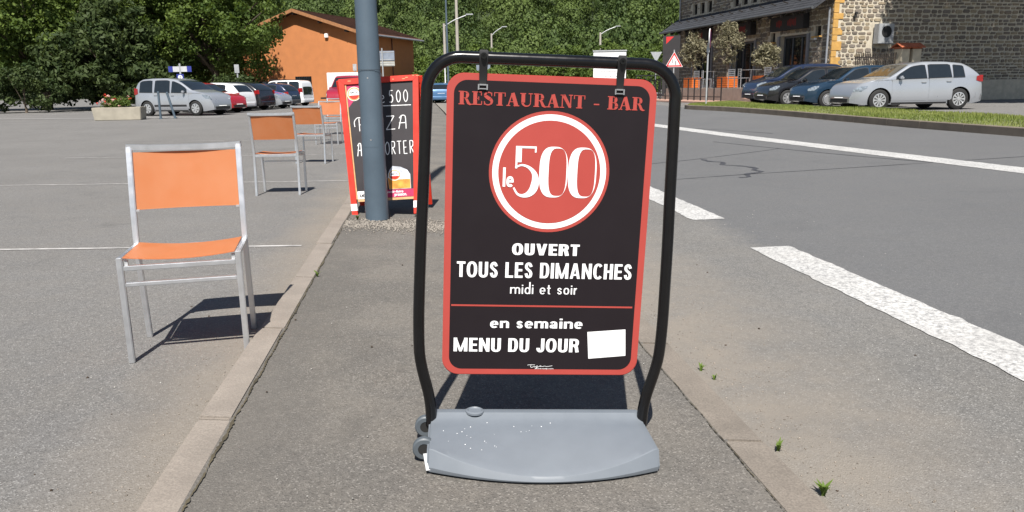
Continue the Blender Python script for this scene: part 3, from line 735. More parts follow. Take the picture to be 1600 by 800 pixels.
H_ = {'l': [[(.2, 1), (.15, .1), (.3, 0)]], 'e': [[(.1, .3), (.6, .4), (.5, .62), (.25, .55), (.12, .25), (.35, .02), (.7, .1)]],
      '5': [[(.75, 1), (.25, 1)], [(.25, 1), (.2, .58), (.5, .62), (.72, .35), (.55, .04), (.12, .04)]],
      '0': [[(.5, 1), (.18, .75), (.15, .3), (.4, 0), (.72, .2), (.78, .7), (.5, 1)]],
      'P': [[(.35, .95), (.38, 0)], [(-.1, .35), (-.12, .75), (.25, 1.02), (.75, .9), (.75, .6), (.35, .45)]], 'I': [[(.3, 1), (.3, 0)]],
      'Z': [[(.05, 1), (.85, 1)], [(.85, 1), (0, 0)], [(0, 0), (.9, .02)]], 'A': [[(.05, 0), (.4, 1)], [(.15, .8), (.4, 1), (.75, .95), (.8, .5), (.8, 0)], [(.1, .45), (.8, .45)]],
      'E': [[(.1, 1), (.1, 0)], [(.1, 1), (.7, 1)], [(.1, .5), (.6, .5)], [(.1, 0), (.75, 0)]], 'M': [[(.05, 0), (.15, 1)], [(.15, 1), (.45, .3)], [(.45, .3), (.75, 1)], [(.75, 1), (.9, 0)]],
      'O': [[(.5, 1), (.1, .7), (.15, .2), (.5, 0), (.85, .3), (.8, .8), (.5, 1)]], 'R': [[(.12, 1), (.12, 0)], [(.12, 1), (.7, .95), (.65, .58), (.15, .5)], [(.3, .5), (.8, 0)]], 'T': [[(.0, 1), (.85, 1)], [(.42, 1), (.42, 0)]]}
def hand(s, x0, h0, wch, hch):
    x = x0
    for word in s.split(' '):
        st = []
        for ch in word:
            st += [[(x+a*wch*.82, h0+b*hch) for a, b in l] for l in H_[ch]]; x += wch*(.55 if ch in 'lI' else 1)
        x += wch*.55; onp(stroke_text('chalk_lettering', st, CW, PN, y1_-.0006, .0075))
hand('le', -.030, .995, .064, .105); hand('500', .080, .995, .064, .105); onp(MB().ribbon([(-.03, .970), (.275, .964)], .007, y1_-.0006).build('chalk_underline', CW, PN, fix=False))
hand('PIZZA', -.225, .757, .106, .118); hand('A EMPORTER', -.225, .537, .0545, .112)
# printed glass of beer
def gl_(pts, nm, m_, dy): onp(MB().face([(a, y1_-dy, b) for a, b in pts]).build(nm, m_, PN, fix=False))
gx0, gx1, gz0 = .030, .240, .228
gl_([(gx0+.01, gz0), (gx1-.005, gz0), (gx1-.006, gz0+.125), (gx1-.03, gz0+.165), (gx1-.09, gz0+.195), (gx0+.05, gz0+.205), (gx0+.02, gz0+.17), (gx0, gz0+.1)], 'glass_print', PALEGREY, .0006)
gl_([(gx0+.012, gz0+.003), (gx1-.008, gz0+.003), (gx1-.009, gz0+.10), (gx0+.13, gz0+.125), (gx0+.003, gz0+.10)], 'beer_print', BEER, .0011)
gl_([(gx0+.10, gz0+.085), (gx1-.009, gz0+.085), (gx1-.009, gz0+.125), (gx0+.12, gz0+.14)], 'foam_print', WHITE, .0014)
for r, m_, dy in ((.058, WHITE, .0016), (.052, GOLD, .0020), (.042, WHITE, .0024)): gl_([(gx0+.065+a, gz0+.125+b) for a, b in arc(0, 0, r, r*.85, 0, 350, 35)], 'badge', m_, dy)
gl_([(gx0+.065+a, gz0+.122+b) for a, b in arc(0, 0, .040, .034, 190, 350, 16)], 'badge_band', RED_PAINT, .0028)
onp(text_mesh('badge_lettering', 'AMSTEL', gx0+.03, gx0+.10, gz0+.126, gz0+.142, CHALK, PN, y1_-.0032, .02))
gl_([(xl(.157), .157), (-.12, .157), (-.12, .225), (xl(.225), .225)], 'footer_print', WHITE, .0006); gl_([(-.12, .157), (xr(.157), .157), (xr(.225), .225), (-.12, .225)], 'footer_print', MAG, .0006)
onp(text_mesh('footer_lettering', 'AMSTEL', -.23, -.125, .17, .205, CHALK, PN, y1_-.0012, .03))
onp(text_mesh('footer_lettering', 'le savoir-faire', -.03, .165, .197, .219, WHITE, PN, y1_-.0012, .02)); onp(text_mesh('footer_lettering', 'pression.', .085, .195, .168, .190, WHITE, PN, y1_-.0012, .02))
# rear half of the A-frame
yt = HB*sa
for s in (-1, 1): MB().beam((s*.32, yt+.30, 0), (s*.36, yt+.03, HB*ca-.01), .05, .036, (0, 1, 0)).build('rear_stile', RED_PAINT, AB, bevel=.002)
MB().beam((-.335, yt+.03, HB*ca-.035), (.335, yt+.03, HB*ca-.035), .036, .05).build('rear_top_bar', RED_PAINT, AB)
mb = MB(); zz = lambda f: (yt+.30-.27*f, (HB*ca-.01)*f)
vs = [(-.295, *zz(.13)), (.295, *zz(.13)), (.33, *zz(.93)), (-.33, *zz(.93))]; vs += [(a, b+.01, c) for a, b, c in vs]
mb.add(vs, [(0, 1, 2, 3), (7, 6, 5, 4), (0, 4, 5, 1), (1, 5, 6, 2), (2, 6, 7, 3), (3, 7, 4, 0)]).build('rear_panel', CHALK, AB)

# ------------------------------------------------------------------ lamp post
LP = thing('lamp_post', 'thick grey painted lamp post rising before the red chalkboard', 'lamp post', (-1.155, 6.42, zpav(-1.155+.74, 6.42)), (0, 0, 0))
MB().lathe([(.099, 0), (.097, .5), (.093, 1.2), (.086, 2.2), (.075, 4), (.055, 7)], 36).build('post', POST_GREY, LP, smooth=True, ang=60)
for z, h in ((.62, .62),):
    mb = MB(); n = 14; vs = []
    for k in range(n+1):
        a = R(-90-38+76*k/n)
        for zz_ in (z-.0, z+h): r = .0975-.005*zz_/1.2+.0025; vs.append((r*math.cos(a), r*math.sin(a), zz_))
    mb.add(vs, [(2*i, 2*i+2, 2*i+3, 2*i+1) for i in range(n)]); dr = mb.build('access_door', POST_GREY, LP, smooth=True, fix=False)
    for q in (z+.06, z+h-.06): MB().lathe([(.007, 0), (.006, .004), (0, .005)], 10, 'Y', (0, -.101+.005*q/1.2-.0, q)).build('screw', STEEL, dr)
    MB().tube([(.1*math.cos(R(a)), .1*math.sin(R(a)), 1.245) for a in range(-160, -15, 12)], .0015, 5).build('seam', DARK, LP)
MB().tube(spline([(0, 0, 6.95), (.1, 0, 7.4), (.6, 0, 7.6), (1.3, 0, 7.65)], 5), .03, 10).build('arm', POST_GREY, LP, smooth=True)
MB().box((1.55, 0, 7.66), (.6, .2, .1)).build('lantern', GALV, LP, bevel=.03)

# ------------------------------------------------------------------ cars
def car(name, label, paint, sp, loc, yaw, group, clad=None, hub='spoke', stripes=False):
    L, W, H, prof, xw, rw = sp['L'], sp['W']/2, sp['H'], sp['prof'], sp['wheels'], sp['r']
    t = thing(name, label, sp['cat'], loc, (0, 0, yaw), group)
    n = 72; us = np.linspace(0, 1, n); px, pz = zip(*prof); zt = np.interp(us, px, pz)
    for _ in range(2): zt[1:-1] = .25*zt[:-2]+.5*zt[1:-1]+.25*zt[2:]
    xs = (us-.5)*L
    def ztop(x): return float(np.interp(x, xs, zt))
    def belt(x): return sp['belt'][0]+(sp['belt'][1]-sp['belt'][0])*(x/L+.5)
    def wplan(x):
        f = max(0, (abs(x)-L*.30)/(L*.20)); return W*(1-(.20 if x < 0 else .30)*min(1, f)**3)
    z0 = .19
    def ys(x, z):
        zb = belt(x); w_ = wplan(x)
        if z <= zb: k = (z-z0)/(zb-z0); return w_*(.955+.045*math.sin(math.pi*min(1, max(0, k*.9+.1))))*(1-.03*max(0, .25-k)*4)
        k = (z-zb)/(H-zb); return w_*.969*(1-sp.get('tumble', .2)*k-.03*k*k)
    ring = []; tl = [0, .06, .16, .3, .46, .62, .78, .92, 1]; tu = [.12, .35, .6, .82, .95]
    for i, x in enumerate(xs):
        T = zt[i]; zl = min(belt(x), T-.06); lo = z0+.06*max(0, (abs(x)/L-.42)/.08)
        r = [(0, lo), (ys(x, lo)*.8, lo)]
        r += [(ys(x, lo+(zl-lo)*f), lo+(zl-lo)*f) for f in tl]
        r += [(ys(x, zl+(T-zl)*f)-.012*(f == .95), zl+(T-zl)*f) for f in tu]
        yt = ys(x, T); r += [(yt-.045, T+.006), (yt*.7, T+.016), (yt*.35, T+.024), (0, T+.026)]
        ring.append(r)
    m = len(ring[0]); vs = []
    for i, r in enumerate(ring):
        vs += [(xs[i], -y, z) for y, z in r]+[(xs[i], y, z) for y, z in r[-2:0:-1]]
    k = 2*m-2; fs = [(i*k+j, i*k+(j+1) % k, (i+1)*k+(j+1) % k, (i+1)*k+j) for i in range(n-1) for j in range(k)]
    fs += [tuple(range(k)), tuple(range((n-1)*k+k-1, (n-1)*k-1, -1))]
    body = MB().add(vs, fs).build('body', paint, t, smooth=True, ang=40)
    # wheel arches cut through the shell
    cm = MB(); ra = rw*1.17
    for x in xw:
        for s in (-1, 1): cm.lathe([(ra, s*(W-.24)), (ra, s*(W+.2))], 28, 'Y', (x, 0, rw))
    cut = cm.build('arch_cutter', None, t); bpy.context.view_layer.update(); md = body.modifiers.new('b', 'BOOLEAN'); md.operation = 'DIFFERENCE'; md.object = cut; md.solver = 'EXACT'
    me = bpy.data.meshes.new_from_object(body.evaluated_get(bpy.context.evaluated_depsgraph_get()))
    body.modifiers.clear(); body.data = me; bpy.data.objects.remove(cut)
    me.materials.clear(); me.materials.append(paint); me.shade_smooth(); me.set_sharp_from_angle(angle=R(40))
    for x in xw:
        for s in (-1, 1):
            q = [(x+(ra-.003)*math.cos(R(a)), rw+(ra-.003)*math.sin(R(a))) for a in range(-15, 196, 10)]; lm = MB(); nq = len(q)
            lm.add([(a, s*(W-.236), b) for a, b in q]+[(a, s*(ys(x, .5)-.014), b) for a, b in q], [(i, i+1, i+1+nq, i+nq) for i in range(nq-1)])
            lm.face([(a, s*(W-.236), b) for a, b in q]); lm.build('wheel_arch', DARK, t, fix=False)
            c = (x, s*(W-.115), rw)
            ty = MB().lathe([(rw*.62, -.095), (rw*.9, -.10), (rw, -.075), (rw, .075), (rw*.9, .10), (rw*.62, .095)], 28, 'Y', c).build('wheel', DARK, t, smooth=True, ang=50)
            rm = MB(); yo = s*.085; rr = rw*.66; CM = M('hubcap_silver', (.60, .61, .62), .3, .7, var=.05)
            MB().lathe([(rr, 0), (.0, 0)], 24, 'Y', (x, c[1]+yo*.9, rw), cap=False).build('rim_well', DARK, ty, fix=False)
            rm.lathe([(rr*.98, s*.0), (rr*.98, s*.016), (rr*.86, s*.018), (rr*.84, 0)], 28, 'Y', (x, c[1]+yo, rw), cap=False)
            ns = 7 if hub == 'spoke' else 10 if hub == 'multi' else 0
            for q in range(ns):
                a = 2*math.pi*q/ns; wq = .30 if hub == 'spoke' else .17
                p = lambda rad, da: (x+rad*math.cos(a+da), c[1]+yo+s*.014, rw+rad*math.sin(a+da))
                rm.face([p(rr*.15, -wq*2), p(rr*.88, -wq), p(rr*.88, wq), p(rr*.15, wq*2)])
            rm.lathe([(rr*(.28 if ns else .8), 0), (rr*(.22 if ns else .7), s*.022), (0, s*.024)], 20, 'Y', (x, c[1]+yo, rw), cap=False)
            rm.build('rim', CM, ty)
    def patch(nm, mat, lo, hi, off, par=t, sides=(-1, 1), nz=4):    # lo/hi: matching (x, z) lists on the flank
        res = []
        for s in sides:
            vs = []; K = len(lo)
            for a, b in zip(lo, hi):
                for j in range(nz+1):
                    f = j/nz; x = a[0]+(b[0]-a[0])*f; z = a[1]+(b[1]-a[1])*f; vs.append((x, s*(ys(x, min(z, ztop(x)))+off), z))
            fs = [(i*(nz+1)+j, (i+1)*(nz+1)+j, (i+1)*(nz+1)+j+1, i*(nz+1)+j+1) for i in range(K-1) for j in range(nz)]
            res.append(MB().add(vs, fs).build(nm, mat, par, smooth=True, ang=60))
        return res
    TRIM = clad or M('black_trim', (.018, .018, .019), .6)
    for xa, xb in sp['glass']:
        xa, xb = (xa-.5)*L, (xb-.5)*L; X = np.linspace(xa, xb, 9); lo = [(x, belt(x)+.025) for x in X]
        hi = [(x, max(belt(x)+.05, min(ztop(x)-.075, H-.085))) for x in X]
        hi[0] = (hi[0][0]+.02, hi[0][1]-.02); hi[-1] = (hi[-1][0]-.02, max(belt(xb)+.05, hi[-1][1]-.02))
        lo2 = [(x+(.015 if i == 8 else -.015 if i == 0 else 0), z-.02) for i, (x, z) in enumerate(lo)]
        hi2 = [(x+(.015 if i == 8 else -.015 if i == 0 else 0), z+.016) for i, (x, z) in enumerate(hi)]
        fr = patch('window_frame', TRIM, lo2, hi2, .002); gl = patch('side_window', GLASS, lo, hi, .0055)
    # windscreen and rear window ride on the roof profile
    def cross(nm, mat, ua, ub, off, inset):
        vs = []; K = 9
        for u in np.linspace(ua, ub, K):
            x = (u-.5)*L; T = ztop(x); yt = max(.2, ys(x, T)-inset); d = .02*L; sl = (ztop(x+d)-ztop(x-d))/(2*d); nx, nz = -sl/math.hypot(sl, 1), 1/math.hypot(sl, 1)
            for j in range(9):
                v = -1+j/4; vs.append((x+nx*off, v*yt, T+.026*(1-v*v)**.7+nz*off))
        return MB().add(vs, [(i*9+j, i*9+j+1, (i+1)*9+j+1, (i+1)*9+j) for i in range(K-1) for j in range(8)]).build(nm, mat, t, smooth=True, ang=60)
    cross('windscreen', GLASS, *sp['screen'], .010, .07); cross('rear_window', GLASS, *sp['rear'], .010, .10)
    # doors with handles
    for (xa, xb) in sp['doors']:
        xa, xb = (xa-.5)*L, (xb-.5)*L; X = np.linspace(xa, xb, 8)
        for d in patch('door', paint, [(x, .30) for x in X], [(x, belt(x)+.004) for x in X], .006, nz=8):
            s = 1 if d.data.vertices[0].co.y > 0 else -1; hx = xa+.14; hz = belt(hx)-.10
            MB().box((hx, s*(ys(hx, hz)+.02), hz), (.16, .03, .035)).build('door_handle', paint if sp.get('bodyhandle', True) else TRIM, d, bevel=.008)
    if sp.get('rub', True): patch('rubbing_strip', TRIM, [(x, .40) for x in np.linspace(xw[0]+ra+.05, xw[1]-ra-.05, 8)], [(x, .48) for x in np.linspace(xw[0]+ra+.05, xw[1]-ra-.05, 8)], .016)
    patch('sill', TRIM, [(x, .195) for x in np.linspace(xw[0]+ra+.02, xw[1]-ra-.02, 5)], [(x, .25) for x in np.linspace(xw[0]+ra+.02, xw[1]-ra-.02, 5)], .003)
    # front and rear ends
    def endx(y, z, sgn):
        a, b = 0, L/2
        if ys(sgn*b, z) >= abs(y): return sgn*b
        for _ in range(24):
            c = (a+b)/2
            if ys(sgn*c, z) >= abs(y): a = c
            else: b = c
        return sgn*a
    def topx(z, sgn):       # where the profile falls below z
        r = np.where(zt >= z)[0]; return xs[r[-1]] if sgn > 0 else xs[r[0]]
    def endpatch(nm, mat, y0, y1, za, zb, sgn, off, ny=8, nz=3):
        vs = []
        for i in range(ny+1):
            y = y0+(y1-y0)*i/ny
            for j in range(nz+1):
                z = za+(zb-za)*j/nz; x = endx(y, z, sgn); tx = topx(z, sgn); x = min(x, tx) if sgn > 0 else max(x, tx); vs.append((x+sgn*off, y*1.0, z))
        return MB().add(vs, [(i*(nz+1)+j, (i+1)*(nz+1)+j, (i+1)*(nz+1)+j+1, i*(nz+1)+j+1) for i in range(ny) for j in range(nz)]).build(nm, mat, t, smooth=True, ang=60)
    LENS = M('headlamp_lens', (.30, .33, .36), .06, .5, var=.5, scale=18); TAIL = M('tail_lamp', (.24, .010, .010), .12, var=.2, scale=12); AMB = M('amber_lens', (.7, .22, .02), .2)
    zf = sp['head']; wf = W*.70
    for s in (-1, 1):
        patch('headlight', LENS, [((.905-.5)*L, zf[1]-.05), ((.94-.5)*L, zf[0]), ((.985-.5)*L, zf[0]-.01)], [((.900-.5)*L, zf[1]), ((.94-.5)*L, zf[1]-.01), ((.985-.5)*L, zf[1]-.10)], .012, sides=(s,))
        zr = sp['tail']; patch('tail_light', TAIL, [((.075-.5)*L, zr[0]+.04), ((.04-.5)*L, zr[0]), ((.008-.5)*L, zr[0])], [((.07-.5)*L, zr[1]-.03), ((.04-.5)*L, zr[1]), ((.012-.5)*L, zr[1])], .012, sides=(s,))
    endpatch('grille', TRIM, -wf*.62, wf*.62, .50, .60, 1, .008); endpatch('lower_grille', TRIM, -wf*.8, wf*.8, .26, .38, 1, .008)
    endpatch('number_plate', WHITE, -.26, .26, .40, .49, 1, .014, 4, 1); endpatch('number_plate', WHITE, -.26, .26, sp['plate'], sp['plate']+.11, -1, .014, 4, 1)
    endpatch('rear_bumper', TRIM if clad else paint, -W*.95, W*.95, .30, .52, -1, .022, 14)
    mx = (sp['glass'][0][1]-.5)*L-.12; mz = belt(mx)+.06
    for s in (-1, 1):
        y = s*(ys(mx, mz)+.09); mm = MB().box((mx, y, mz), (.11, .17, .13)).build('mirror', TRIM if clad else paint, t, bevel=.04, seg=3)
        MB().box((mx, s*(ys(mx, mz)+.01), mz-.04), (.05, .06, .03)).build('mirror_arm', TRIM, mm)
    if sp.get('rails'): 
        for s in (-1, 1): MB().tube(spline([(-.30*L, s*(ys(-.2*L, H)-.05), H-.02), (-.27*L, s*(ys(-.2*L, H)-.05), H+.05), (.05*L, s*(ys(0, H)-.05), H+.06), (.09*L, s*(ys(0, H)-.05), H)], 4), .016, 6).build('roof_rail', TRIM, t)
    MB().tube([(-.33*L+.1, 0, H-.05), (-.37*L, 0, H+.16)], .006, 5).build('aerial', DARK, t)
    if stripes:
        for v, c in ((-.25, (.03, .16, .55)), (.0, (.50, .03, .02)), (.25, (.03, .16, .55))):
            vs = []
            for u in np.linspace(sp['screen'][1]+.02, .955, 10):
                x = (u-.5)*L
                for q in (-.07, .07): vs.append((x, v+q, ztop(x)+.031))
            MB().add(vs, [(2*i, 2*i+1, 2*i+3, 2*i+2) for i in range(9)]).build('bonnet_stripe', M('stripe_%d' % int(c[0]*100+c[2]*10), c, .3), t)
    return t
MPV = dict(cat='car', L=4.08, W=1.73, H=1.60, r=.315, wheels=(-1.27, 1.27), belt=(1.02, .93), tumble=.16, prof=[(0, .45), (.006, .98), (.02, 1.12), (.065, 1.46), (.13, 1.57), (.25, 1.60), (.42, 1.60), (.54, 1.55), (.63, 1.42), (.77, 1.08), (.88, .97), (.95, .86), (.985, .70), (1, .45)],
           glass=[(.52, .715), (.30, .495), (.10, .27)], screen=(.775, .585), rear=(.025, .06), doors=[(.50, .74), (.28, .49)], head=(.72, .90), tail=(.92, 1.2), plate=.75)
HATCH = dict(cat='car', L=3.95, W=1.70, H=1.43, r=.30, wheels=(-1.24, 1.25), belt=(.94, .87), prof=[(0, .45), (.006, .80), (.025, .93), (.10, 1.24), (.16, 1.37), (.28, 1.42), (.45, 1.43), (.56, 1.37), (.72, .97), (.86, .87), (.945, .76), (.985, .62), (1, .42)],
             glass=[(.44, .69), (.20, .42)], screen=(.725, .575), rear=(.035, .12), doors=[(.42, .72)], head=(.60, .76), tail=(.76, .93), plate=.60)
FAMILY = dict(HATCH, L=4.36, W=1.82, H=1.47, r=.325, wheels=(-1.30, 1.34), belt=(1.0, .90), glass=[(.46, .69), (.27, .445), (.17, .255)], doors=[(.45, .72), (.26, .44)], rub=False, tail=(.85, 1.05),
              prof=[(0, .45), (.006, .85), (.03, 1.02), (.11, 1.28), (.17, 1.41), (.30, 1.465), (.45, 1.47), (.57, 1.40), (.735, 1.0), (.86, .92), (.945, .82), (.985, .66), (1, .42)])
SMALL = dict(HATCH, L=3.72, W=1.68, H=1.41, r=.305, wheels=(-1.20, 1.22), head=(.60, .80))
LEISURE = dict(cat='van', L=4.1, W=1.72, H=1.80, r=.31, wheels=(-1.32, 1.30), belt=(1.10, 1.02), tumble=.11, prof=[(0, .45), (.004, 1.0), (.012, 1.45), (.03, 1.70), (.08, 1.78), (.3, 1.80), (.5, 1.79), (.58, 1.74), (.72, 1.12), (.85, 1.0), (.94, .86), (.985, .66), (1, .42)],
               glass=[(.46, .70), (.25, .44), (.06, .23)], screen=(.725, .595), rear=(.006, .02), doors=[(.45, .72), (.24, .44)], head=(.66, .90), tail=(.90, 1.16), plate=.70, rails=True)
ESTATE = dict(FAMILY, H=1.62, prof=[(0, .45), (.006, .9), (.02, 1.1), (.06, 1.45), (.12, 1.58), (.3, 1.62), (.45, 1.62), (.57, 1.54), (.735, 1.08), (.86, .98), (.945, .85), (.985, .66), (1, .42)], belt=(1.05, .98))
def cp(name, c, metal=.0, rough=.3): return M('car_paint_'+name, c, rough, metal, var=.03, scale=2, coat=1)
SILV, REDP, WHP, BLK, NAVY = cp('silver', (.38, .40, .43), .45, .3), cp('red', (.33, .008, .012)), cp('white', (.72, .73, .74)), cp('black', (.010, .010, .012)), cp('navy', (.012, .022, .055), .2)
BLUE, CRIM, DBL = cp('blue', (.016, .042, .078), .35), cp('crimson', (.27, .012, .03)), cp('dark_blue', (.010, .016, .03), .2)
GL = 'cars parked in a row beside the big tree'; GRT = 'cars parked in a row before the stone restaurant'
def place(sp, xr, yr, fwd, name, label, paint, group, ang=-14, **kw):   # xr,yr: right-hand bumper
    a = R(ang); h = sp['L']/2; x, y = xr-h*math.cos(a), yr-h*math.sin(a)
    return car(name, label, paint, sp, (x, y, ground_z(x, y)+.001), a if fwd else a+math.pi, group, **kw)
place(MPV, -12.65, 34.0, True, 'parked_car', 'tall silver people carrier parked beside the flower planter', SILV, GL, -17)
place(SMALL, -12.95, 37.0, True, 'parked_car', 'small red hatchback with its nose showing past the silver people carrier', REDP, GL)
place(HATCH, -13.35, 39.5, False, 'parked_car', 'white hatchback parked tail out between the red and black cars', WHP, GL)
place(dict(FAMILY, L=4.2), -13.0, 41.6, False, 'parked_car', 'black hatchback with silver wheels parked tail out', BLK, GL, hub='multi')
place(HATCH, -12.75, 44.2, True, 'parked_car', 'silver hatchback with blue and red bonnet stripes', SILV, GL, stripes=True)
place(dict(HATCH, L=4.02), -13.1, 47.2, False, 'parked_car', 'dark blue hatchback parked tail out beside the striped silver car', NAVY, GL, clad=M('grey_bumper', (.05, .05, .055), .6))
place(dict(LEISURE, H=1.64, prof=[(u, z*.91 if z > .5 else z) for u, z in LEISURE['prof']], belt=(1.02, .95)), -13.15, 50.6, False, 'parked_van', 'white high-roofed van with roof rails parked tail out', WHP, GL)
place(ESTATE, -14.9, 53.0, False, 'parked_car', 'black estate car mostly hidden behind the white van', BLK, GL)
x, y = -9.35, 45.3
car('parked_van', 'crimson van facing the camera behind the orange chairs', CRIM, dict(LEISURE, rails=False, L=4.0), (x, y, ground_z(x, y)), R(-98), None)
def rplace(sp, xl, yl, name, label, paint, ang, **kw):                   # nose to the left
    a = R(ang); h = sp['L']/2; x, y = xl+h*math.cos(a), yl+h*math.sin(a)
    return car(name, label, paint, sp, (x, y, ground_z(x, y)+.001), a+math.pi, GRT, **kw)
rplace(FAMILY, 10.55, 24.7, 'parked_car', 'silver family hatchback nearest the grass verge', SILV, 6, hub='multi')
rplace(HATCH, 10.20, 27.4, 'parked_car', 'bright blue hatchback parked next to the silver one', BLUE, 6, hub='cap')
rplace(dict(HATCH, H=1.45), 9.75, 30.0, 'parked_car', 'black hatchback parked between the two blue cars', BLK, 6)
rplace(dict(MPV, H=1.56), 10.0, 32.4, 'parked_car', 'dark navy car farthest from the camera, nearest the terrace', NAVY, 8)
x, y = -5.3, 58
car('parked_car', 'pale blue car glimpsed behind the black frame tube', cp('pale_blue', (.06, .14, .26), .3), HATCH, (x, y, ground_z(x, y)), R(100), None)

# ------------------------------------------------------------------ foliage
LEAF_FAR = leafmat('forest_leaves', (.027, .050, .015), (.110, .152, .040), .16)
LEAF_TREE = leafmat('broad_leaves', (.032, .062, .014), (.145, .20, .045), .32)
LEAF_DARK = leafmat('hedge_leaves', (.020, .038, .012), (.070, .095, .032), .25)
LEAF_BUSH = leafmat('bush_leaves', (.045, .080, .016), (.13, .18, .04), .3)
LEAF_OLIVE = leafmat('olive_leaves', (.13, .12, .075), (.25, .23, .15), .2)
BARK = M('bark', (.09, .07, .05), .9, var=.3, scale=8, bmp=.01)
OLIVE_BARK = M('olive_bark', (.20, .16, .12), .9, var=.3, scale=12, bmp=.01)
def leaves(C, rad, n_per, size, squash=.8, up=.35, aspect=1.0):
    """leaf quads in clumps: C clump centres (k,3), rad clump radii; returns verts, faces, tint"""
    k = len(C); n = k*n_per; c = np.repeat(C, n_per, 0); r = np.repeat(rad, n_per)
    d = rng.normal(size=(n, 3)); d /= np.linalg.norm(d, axis=1)[:, None]; q = rng.uniform(.55, 1.05, n)[:, None]
    p = c+d*q*r[:, None]*np.array([1, 1, squash])
    nn = d+rng.normal(size=(n, 3))*.7+np.array([0, 0, up]); nn /= np.linalg.norm(nn, axis=1)[:, None]
    a = np.cross(nn, rng.normal(size=(n, 3))); a /= np.linalg.norm(a, axis=1)[:, None]; b = np.cross(nn, a)
    s = size*rng.uniform(.6, 1.25, n)[:, None]; a = a*s*.5*aspect; b = b*s*.5
    V = np.stack([p-a, p-b*.75+a*.1, p+a, p+b*.75+a*.1], 1).reshape(-1, 3)
    F = np.arange(4*n).reshape(n, 4)
    tint = np.clip(np.repeat(rng.uniform(.1, .9, k), n_per)+rng.normal(0, .12, n), 0, 1)
    return V, F, np.repeat(tint, 4)
def crown_points(c, r, k, shell=.55):
    d = rng.normal(size=(k, 3)); d /= np.linalg.norm(d, axis=1)[:, None]
    return np.array(c)+d*np.array(r)*(rng.uniform(shell, 1, k)[:, None])
def tree(name, label, loc, blobs, nclump, n_per, crad, size, mat, trunk_h, trunk_r, group=None, bark=BARK, aspect=1, squash=.8, cat='tree', limbs=9, shell=.55):
    t = thing(name, label, cat, loc, (0, 0, 0), group); C = []
    tot = sum(b[1][0]*b[1][2] for b in blobs)
    for c, r in blobs: C.append(crown_points(c, r, max(6, int(nclump*r[0]*r[2]/tot)), shell))
    C = np.concatenate(C); C = C[C[:, 2] > trunk_h*.35]
    V, F, ti = leaves(C, rng.uniform(.6, 1.3, len(C))*crad, n_per, size, squash, aspect=aspect)
    npmesh('crown', V, F, mat, t, ti)
    top = blobs[0][0]; mb = MB()
    mb.tube(spline([(0, 0, -.1), (.02, .03, trunk_h*.5), (0, 0, trunk_h), (top[0]*.6, top[1]*.6, top[2])], 5), [trunk_r*(1.25-.9*i/15) for i in range(16)], 10)
    tk = mb.build('trunk', bark, t, smooth=True)
    for q in range(limbs):
        e = C[rng.integers(len(C))]; s = Vector((0, 0, trunk_h*rng.uniform(.75, 1.1))); m_ = s.lerp(Vector(e), .5)+Vector((0, 0, .1*trunk_h))
        MB().tube(spline([s, m_, Vector(e)], 4), [trunk_r*.45*(1-.85*i/8) for i in range(9)], 6).build('limb', bark, tk, smooth=True)
    return t
# the big maple over the left car park
tree('maple_tree', 'large dark green maple spreading over the left parked cars', (-20.5, 54.0, gy(48)),
     [(tuple(1.12*q for q in c), tuple(1.12*q for q in r)) for c, r in [((-1.6, 0, 7.6), (4.6, 4.6, 4.2)), ((-4.5, 0, 7.0), (4.5, 4, 4.4)), ((3.0, -1.2, 5.2), (2.4, 2.6, 2.6)), ((-1, -1, 4.6), (5.0, 4, 2.0)), ((-3.5, 0, 10.5), (4.2, 4, 3)), ((1.7, .5, 2.9), (1.8, 1.5, 1.9)), ((-3, 1, 2.6), (3.5, 1.5, 1.8))]], 820, 105, .70, .225, LEAF_TREE, 3.0, .30, limbs=14)
tree('maple_tree', 'tall green tree at the far left beyond the planter', (-30, 50, gy(50)), [((0, 0, 7.5), (6, 5, 5.5)), ((4, -1, 5), (3.5, 3, 3)), ((-3, 0, 5), (5, 4, 3.5))], 480, 100, .80, .26, LEAF_TREE, 2.6, .3)
tree('conifer_hedge', 'dark drooping evergreen tree left of the maple', (-23.2, 46, gy(46)), [((0, 0, 3.4), (2.6, 2.2, 3.0)), ((-2.5, 0, 2.6), (2.6, 2, 2.2)), ((1.5, -.5, 1.6), (2.2, 1.6, 1.6))], 260, 90, .55, .20, LEAF_DARK, 1.2, .2, aspect=1.7)
for i, (x, y, r, h) in enumerate(((-27, 43, 2.6, 1.7), (-31, 42.5, 2.4, 1.9), (-19.8, 45, 2.0, 1.25), (-16.6, 46.5, 2.2, 1.2))):
    tree('shrub', ['low hedge shrub at the far left edge behind the planter', 'outermost hedge shrub at the left end', 'hedge shrub behind the silver people carrier', 'hedge shrub behind the black hatchback'][i],
         (x, y, gy(y)), [((0, 0, h*.75), (r, 1.2, h*.75))], 60, 90, .45, .17, LEAF_DARK, .4, .07, 'hedge shrubs behind the left car row', cat='shrub', limbs=4)
